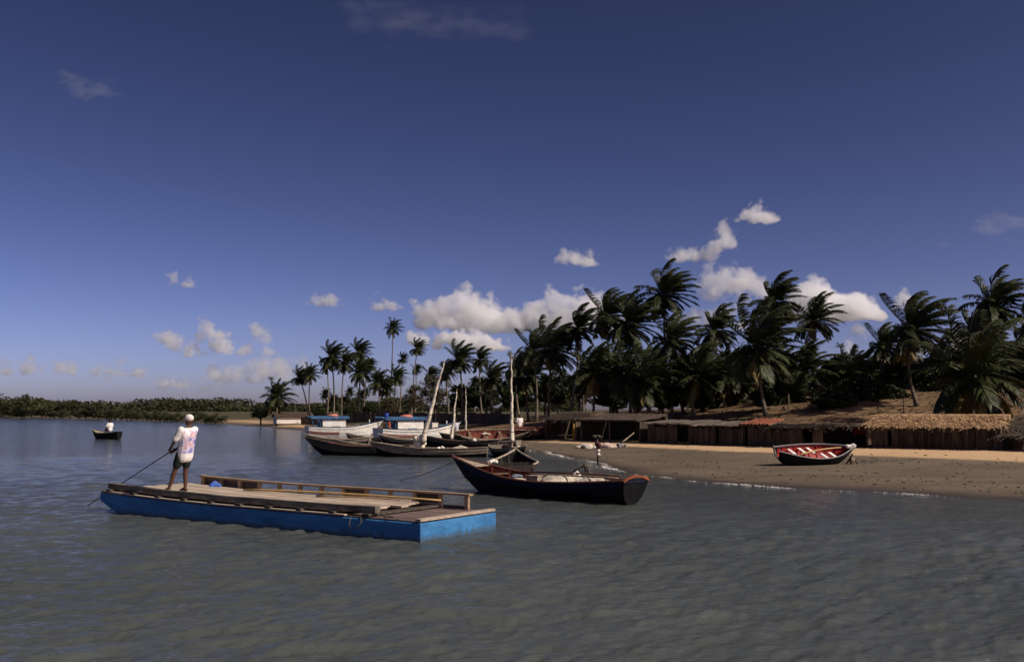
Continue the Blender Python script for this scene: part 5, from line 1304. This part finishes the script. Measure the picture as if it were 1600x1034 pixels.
# from right to left
r, ro, w, dl, rr = shed('thatched_shed', 'long shed of dark stakes under ragged tan palm thatch', 1362, 1566, 700, 704, 2.2, 1.22, 1.75, 'mono', gaps=((0.12, 0.15), (0.44, 0.46))); thatch(r, ro, w, dl, 1)
r, ro, w, dl, rr = shed('thatched_shed', 'low drooping thatch hut cut by the right edge', 1572, 1650, 703, 706, 2.4, 1.05, 1.95, 'mono', gaps=((0.1, 0.9),)); thatch(r, ro, w, dl, 3, M_thatch_dark, 1.3, (0.16, 1.2))
r, ro, w, dl, rr = shed('open_shed', 'dark open fronted shed with a reddish cloth inside, left of the long thatch', 1286, 1360, 699, 700, 2.2, 1.22, 1.36, 'mono', open_front=True); thatch(r, ro, w, dl, 5, M_thatch_dark, 0.8)
b = MB(); b.box((0.9, 1.2, 0.95), (0.7, 0.03, 0.5)); b.build('hanging_cloth', M_redcloth, r)
r, ro, w, dl, rr = shed('thatched_shed', 'sagging grey brush hut behind the red rowing boat', 1206, 1282, 698, 699, 2.4, 1.12, 1.3, 'mono', gaps=((0.62, 0.8),)); thatch(r, ro, w, dl, 7, M_thatch_dark, 1.2, (0.14, 1.0))
r, ro, w, dl, rr = shed('tiled_shed', 'plank shed with a patch of red clay tiles', 1160, 1204, 697, 698, 2.2, 1.24, 1.48, 'mono', gaps=((0.0, 0.22),)); tile_roof(r, ro, w, dl, rr, M_tile)
r, ro, w, dl, rr = shed('plank_shed', 'plank shed roofed with loose grey boards, left of the tiled one', 1082, 1158, 695, 697, 2.2, 1.22, 1.42, 'mono', gaps=((0.42, 0.5),)); board_roof(r, ro, w, dl, rr, M_sheet)
r, ro, w, dl, rr = shed('plank_shed', 'dark shed with light striped board roof, third from the left', 1008, 1076, 692, 694.5, 2.2, 1.2, 1.38, 'mono', gaps=((0.66, 0.9),)); board_roof(r, ro, w, dl, rr, M_sheet, 0.5)
r, ro, w, dl, rr = shed('open_shed', 'dark tile roofed shelter behind the mooring stake', 902, 998, 688.5, 691.5, 2.6, 1.30, 1.6, 'mono', open_front=True); tile_roof(r, ro, w, dl, rr, mat('shaded_tile', (0.10, 0.07, 0.052), (0.05, 0.036, 0.03), scale=4, vary=0.3))  # dark tile colour has the shade on this roof painted in
r, ro, w, dl, rr = shed('open_shed', 'leftmost thatched hut with a yellow post', 850, 897, 686.5, 688, 2.6, 1.4, 1.85, 'mono', open_front=True); thatch(r, ro, w, dl, 11, M_thatch_dark, 0.9)
b = MB(); b.tube([(w / 2 - 0.15, -0.06, -0.1), (w / 2 - 0.15, -0.06, 1.35)], 0.085, n=8); b.build('yellow_post', M_yellow, r)
b = MB(); b.beam((-0.1, -0.08, 0.35), (w / 2 - 0.2, -0.08, 0.38), 0.05, 0.09); b.build('cross_rail', M_creamgun, r)
# crate against the brush hut
q = G(1246, 697.5, 0.3); b = MB()
for k in range(4): b.box((0, -0.26, 0.09 + k * 0.14), (0.55, 0.03, 0.10))
for s in (-1, 1): b.box((s * 0.25, -0.23, 0.3), (0.05, 0.035, 0.6)); b.box((s * 0.265, 0, 0.3), (0.03, 0.44, 0.56))
b.box((0, 0, 0.03), (0.5, 0.46, 0.03))
o = b.build('slatted_crate', M_sheet); o.location = (q.x, q.y - 0.25, gz(q.x, q.y) + 0.0); o.rotation_euler = (0, 0, -0.8); tag(o, 'pale slatted crate on the sand behind the red rowing boat', 'crate')

# stakes and fences on the dune
rs = random.Random(17)
def stake_at(label, px, py, D, hpx, m=M_post, lean=0.0):
    p = P(px, py, D); z = gz(p.x, D); h = hpx * D / FPX
    b = MB(); b.tube([(0, 0, -0.3), (lean * 0.5, 0, h * 0.5), (lean, 0, h)], [0.05, 0.045, 0.04], n=6)
    o = b.build('fence_post', m); o.location = (p.x, D, z); tag(o, label, 'post', 'fence posts on the dune'); return o
for lb, x_, D_, h_ in (('fence post on the bare dune left of the leftmost hut', 834, 82, 22), ('short fence post nearest to the broad dune palm', 845, 84, 18), ('fence post by the short wide palm trunk', 1506, 64, 26), ('fence post behind the long thatched shed', 1487, 65, 24), ('fence post left of the windswept palm trunk', 1412, 66, 30), ('fence post on the slope at the right edge', 1580, 66, 20), ('fence post behind the tiled shed', 1232, 70, 34)):
    stake_at(lb, x_, 640, D_, h_, lean=rs.uniform(-0.1, 0.1))
# crumpled grey blue sheet laid over the slope
tp = P(1560, 641, 60); b = MB(); rings = []
for i in range(15):
    x = -1.9 + 3.8 * i / 14; rw = []
    for j in range(8):
        y = -0.8 + 1.6 * j / 7; xx, yy = tp.x + x, 60 + y
        rw.append((x, y, gz(xx, yy) + 0.10 + 0.09 * math.sin(x * 2.7 + y) + 0.06 * math.sin(y * 5 + x * 1.3)))
    rings.append(rw)
b.loft(rings, closed=False, cap=False); o = b.build('tarpaulin', M_greysheet); o.location = (tp.x, 60, 0)
so = o.modifiers.new('thick', 'SOLIDIFY'); so.thickness = 0.02
tag(o, 'crumpled grey blue sheet on the dune above the drooping hut', 'tarpaulin')
# dry litter lying about on the dune and wrack on the sand
def scatter_litter():
    g = np.random.default_rng(9); n = 5200
    px = g.uniform(820, 1650, n); D = g.uniform(54, 92, n); X = (px - 800) / FPX * D; Y = D
    z, d, q_ = ground_z(X, Y, True)
    keep = q_ > 1.08; X, Y, z = X[keep], Y[keep], z[keep]; n = len(X)
    L = g.uniform(0.1, 0.5, n); a = g.uniform(0, 6.28, n); w_ = g.uniform(0.02, 0.07, n); h_ = g.uniform(0.02, 0.14, n)
    dx, dy = np.cos(a), np.sin(a)
    V = np.stack([np.stack([X - dx * L - dy * w_, Y - dy * L + dx * w_, z + 0.01], 1), np.stack([X - dx * L + dy * w_, Y - dy * L - dx * w_, z + 0.015], 1), np.stack([X + dx * L + dy * w_, Y + dy * L - dx * w_, z + h_], 1), np.stack([X + dx * L - dy * w_, Y + dy * L + dx * w_, z + h_], 1)], 1).reshape(-1, 3)
    o = link_mesh('palm_litter', np_mesh('palm_litter', V, np.arange(4 * n).reshape(n, 4)), M_thatch_dark); tag(o, 'dry fallen palm leaves strewn over the dune', 'litter', kind='stuff')
scatter_litter()

def scatter_wrack():
    """weed, shells and bits of wood left by the tide"""
    g = np.random.default_rng(29); n = 1700
    px = g.uniform(850, 1640, n); D = 1 / g.uniform(1 / 60.0, 1 / 25.0, n); X = (px - 800) / FPX * D; Y = D
    z, d, q_ = ground_z(X, Y, True)
    band = np.exp(-((q_ - 0.55) / 0.05) ** 2) + 0.8 * np.exp(-((q_ - 0.18) / 0.04) ** 2) + 0.22
    keep = (q_ > 0.06) & (q_ < 0.97) & (g.random(n) < band); X, Y, z = X[keep], Y[keep], z[keep]; n = len(X)
    S = g.uniform(0.012, 0.045, n)
    b = MB(); b.ball((0, 0, 0), (1.0, 1.0, 0.55), 5, 3); bv_ = np.array(b.v); bf = [f for f in b.f if len(f) == 4]
    A = g.uniform(0, 6.28, n); el = g.uniform(1.0, 3.2, n)
    L = bv_[None] * S[:, None, None]; L[..., 0] *= el[:, None]
    R_ = np.stack([L[..., 0] * np.cos(A)[:, None] - L[..., 1] * np.sin(A)[:, None], L[..., 0] * np.sin(A)[:, None] + L[..., 1] * np.cos(A)[:, None], L[..., 2]], 2)
    V = (np.stack([X, Y, z + 0.01], 1)[:, None, :] + R_).reshape(-1, 3)
    F = (np.array(bf)[None] + (np.arange(n) * len(bv_))[:, None, None]).reshape(-1, 4)
    o = link_mesh('beach_wrack', np_mesh('beach_wrack', V, F), mat('wrack', (0.10, 0.078, 0.05), (0.03, 0.025, 0.018), scale=1.5, bump=0.0)); tag(o, 'dark bits of weed and wood strewn over the wet sand', 'wrack', kind='stuff')
scatter_wrack()

# houses
def house(label, px, D, w, d, h, rh, ang, wall, roofm, door=True, base=None):
    p = P(px, 640, D); z = (gz(p.x, D) if base is None else base) - 0.1
    root = empty('house', (p.x, D, z), (0, 0, ang)); tag(root, label, 'house')
    b = MB(); b.box((0, 0, h / 2), (w, d, h)); b.add([(-w / 2, -d / 2, h), (-w / 2, d / 2, h), (-w / 2, 0, h + rh), (w / 2, -d / 2, h), (w / 2, d / 2, h), (w / 2, 0, h + rh)], [(0, 2, 1), (3, 4, 5)]); b.build('wall', wall, root)
    sl = math.atan2(rh, d / 2); L = d / 2 / math.cos(sl) + 0.35
    for s in (-1, 1):
        b = MB(); cy2 = s * (d / 4 + 0.15 * math.cos(sl)); cz = h + rh / 2 - 0.15 * math.sin(sl) + 0.06
        b.box((0, cy2, cz), (w + 0.5, L, 0.07), rot=(-s * sl, 0, 0)); o = b.build('roof', roofm, root)
    if door:
        b = MB(); b.box((-w * 0.12, -d / 2 - 0.01, 1.0), (0.85, 0.04, 2.0)); b.build('door', M_darkplank, root)
        for xx in (-w * 0.36, w * 0.22):
            b = MB(); b.box((xx, -d / 2 - 0.01, 1.5), (0.8, 0.04, 0.8)); wo = b.build('window', M_glass, root)
            b = MB(); b.box((xx, -d / 2 - 0.035, 1.06), (0.95, 0.08, 0.06)); b.build('sill', wall, wo)
    return root
house('cream house with low grey roof half hidden behind the very broad palm', 1212, 92, 5.2, 4.0, 2.3, 1.0, R(-28), M_cream, M_sheet)
house('grey blue hut in the shade behind the windswept palm', 1446, 86, 3.6, 3.0, 2.0, 0.8, R(-20), M_bluewall, M_sheet)
house('small pale cottage glimpsed through the thicket left of the cream house', 1128, 100, 3.6, 3.0, 2.2, 0.8, R(-20), M_whitewall, M_tile)
house('small low white building with dark brown roof beside the short full palm', 452, 143, 4.0, 2.6, 0.95, 0.42, R(24), M_whitewall, mat('brown_roof', (0.085, 0.05, 0.033), (0.045, 0.03, 0.022), scale=3), door=False, base=0.55)
# brown brush fence behind the white boats
def brush_fence(label, p0, p1, D0, D1, h, n):
    a, c = P(p0, 640, D0), P(p1, 640, D1); root = empty('brush_fence', (a.x, D0, 0)); tag(root, label, 'fence')
    for i in range(n):
        t = (i + 0.5) / n; x = (c.x - a.x) * t; y = (D1 - D0) * t; z = gz(a.x + x, D0 + y); hh = h * rs.uniform(0.8, 1.1)
        wd = math.hypot(c.x - a.x, D1 - D0) / n
        b = MB(); b.box((x, y, z + hh / 2 - 0.1), (wd * rs.uniform(0.85, 1.1), 0.06, hh + 0.2), rot=(jit(0.04), jit(0.04), math.atan2(D1 - D0, c.x - a.x))); b.build('fence_panel', M_thatch_dark, root)
brush_fence('long brown brush fence behind the white motor boats', 470, 640, 142, 128, 1.3, 24)
brush_fence('brown brush fence beyond the red lined canoes', 645, 800, 122, 100, 1.2, 22)

# stake hung with floats, nets, stuff by the water
sp = G(934, 721, 0.1); zz = gz(sp.x, sp.y)
root = empty('mooring_stake', (sp.x, sp.y, zz)); tag(root, 'dark mooring stake hung with floats and rags standing on the wet sand', 'stake')
b = MB(); b.tube([(0, 0, -0.3), (0.01, 0, 0.5), (-0.02, 0, 1.2)], [0.045, 0.05, 0.045], n=7); b.build('stake', M_darkplank, root)
for z_ in (0.42, 0.58):
    b = MB(); b.ball((0.03, -0.06, z_), (0.085, 0.085, 0.075), 10, 8); b.build('float', M_foam, root)
b = MB(); b.beam((-0.2, 0, 1.16), (0.26, 0.02, 1.2), 0.06, 0.06); b.build('cross_bar', M_darkplank, root)
b = MB()
for k in range(6): b.ball((jit(0.08), jit(0.05) - 0.02, 0.82 + jit(0.14)), (0.09, 0.07, 0.12), 8, 6)
b.build('rag', mat('dark_red_rag', (0.10, 0.03, 0.025), (0.05, 0.018, 0.016), scale=6), root)
b = MB()
for k in range(5): b.ball((-0.05 + jit(0.14), jit(0.06), 1.2 + jit(0.05)), (0.10, 0.08, 0.07), 8, 6)
b.build('rag', M_darkplank, root)
def put(px, py, z=0.15): q = G(px, py, z); return (q.x, q.y, gz(q.x, q.y))
heap('fishing_net', 'white net heap on the sand left of the mooring stake', 'net', put(917, 699), (1.25, 0.9, 0.42), M_net, 31, rotz=0.3)
heap('fishing_net', 'pale pinkish net heap on the sand right of the mooring stake', 'net', put(947, 699), (1.15, 0.8, 0.36), mat('pinkish_net', (0.58, 0.46, 0.38), (0.38, 0.28, 0.22), scale=8, bump=1.0, bscale=22, bdist=0.04), 32)
bn = put(972, 699); heap('cloth_bundle', 'pale grey bundle on the sand under the slanting pole', 'bundle', bn, (0.62, 0.5, 0.42), M_graygun, 33, n=8)
pole('loose_pole', 'cream pole slanting up from the pale grey bundle', 'pole', (bn[0] + 0.02, bn[1], bn[2] + 0.30), (bn[0] + 0.75, bn[1] + 0.2, bn[2] + 0.85), 0.05, 0.03, M_creamgun)
wp = G(913, 737); b = MB()
b.tube([(0.1, 0, -0.4), (0.06, 0, 0.12), (0.0, 0, 0.30)], [0.06, 0.06, 0.045], n=7); b.tube([(-0.42, 0, 0.02), (-0.15, 0.05, 0.18), (0.08, 0, 0.25)], [0.03, 0.035, 0.03], n=6); b.tube([(0.2, -0.1, -0.2), (0.14, -0.03, 0.10), (0.05, 0, 0.26)], [0.03, 0.03, 0.03], n=6)
o = b.build('driftwood_stump', M_darkplank); o.location = (wp.x, wp.y, 0); tag(o, 'dark forked driftwood stump in the shallow water beyond the near canoe', 'stump')

# foam along the waterline
def foam():
    """small lumps of froth strung along the line where the water laps the sand"""
    g = np.random.default_rng(13)
    pts = []
    for i in range(3, 17):
        p0, p1 = SHA[i], SHA[i + 1]; L = float(np.hypot(*(p1 - p0))); k = max(1, int(L / 0.025))
        t = (p1 - p0) / L
        for j in range(k): pts.append((*(p0 + (p1 - p0) * j / k), t[1], -t[0]))
    A_ = np.array(pts); n = len(A_); s_ = np.arange(n) * 0.025
    dens = np.clip(0.5 + 0.55 * np.sin(s_ * 0.9 + 1) * np.sin(s_ * 0.37) + 0.45 * np.sin(s_ * 2.3) * np.sin(s_ * 1.1 + 2), 0.04, 1.0)
    wav = 0.22 * np.sin(s_ * 0.55) + 0.12 * np.sin(s_ * 1.45 + 1)
    keep = g.random(n) < dens * 0.9
    A_, dens, wav = A_[keep], dens[keep], wav[keep]; n = len(A_)
    off = wav + g.normal(0, 0.06, n) * (0.4 + dens) + 0.06
    X = A_[:, 0] + A_[:, 2] * off + g.normal(0, 0.03, n); Y = A_[:, 1] + A_[:, 3] * off + g.normal(0, 0.03, n)
    Z = np.maximum(ground_z(X, Y), 0.0) + 0.004
    S = g.uniform(0.005, 0.016, n) * (0.6 + 0.9 * dens)
    b = MB(); b.ball((0, 0, 0), (1.7, 1.7, 0.75), 6, 4); bv_ = np.array(b.v); bf = [f for f in b.f if len(f) == 4]
    nv = len(bv_)
    V = (np.stack([X, Y, Z], 1)[:, None, :] + bv_[None] * S[:, None, None]).reshape(-1, 3)
    F = (np.array(bf)[None] + (np.arange(n) * nv)[:, None, None]).reshape(-1, 4)
    o = link_mesh('sea_foam', np_mesh('sea_foam', V, F, True), mat('foam', (0.74, 0.70, 0.64), (0.58, 0.54, 0.49), rough=0.9, scale=20)); tag(o, 'broken line of white foam along the water edge', 'foam', kind='stuff')
foam()

# raised stern seat that carries the far paddler
b = MB(); b.box((-0.45, 0, 0.50), (0.34, HF.b(0.37) * 1.85, 0.05)); b.build('thwart', M_darkplank, fcan)
b = MB(); b.box((-0.45, 0, 0.36), (0.10, 0.5, 0.24)); b.build('seat_block', M_darkplank, fcan)
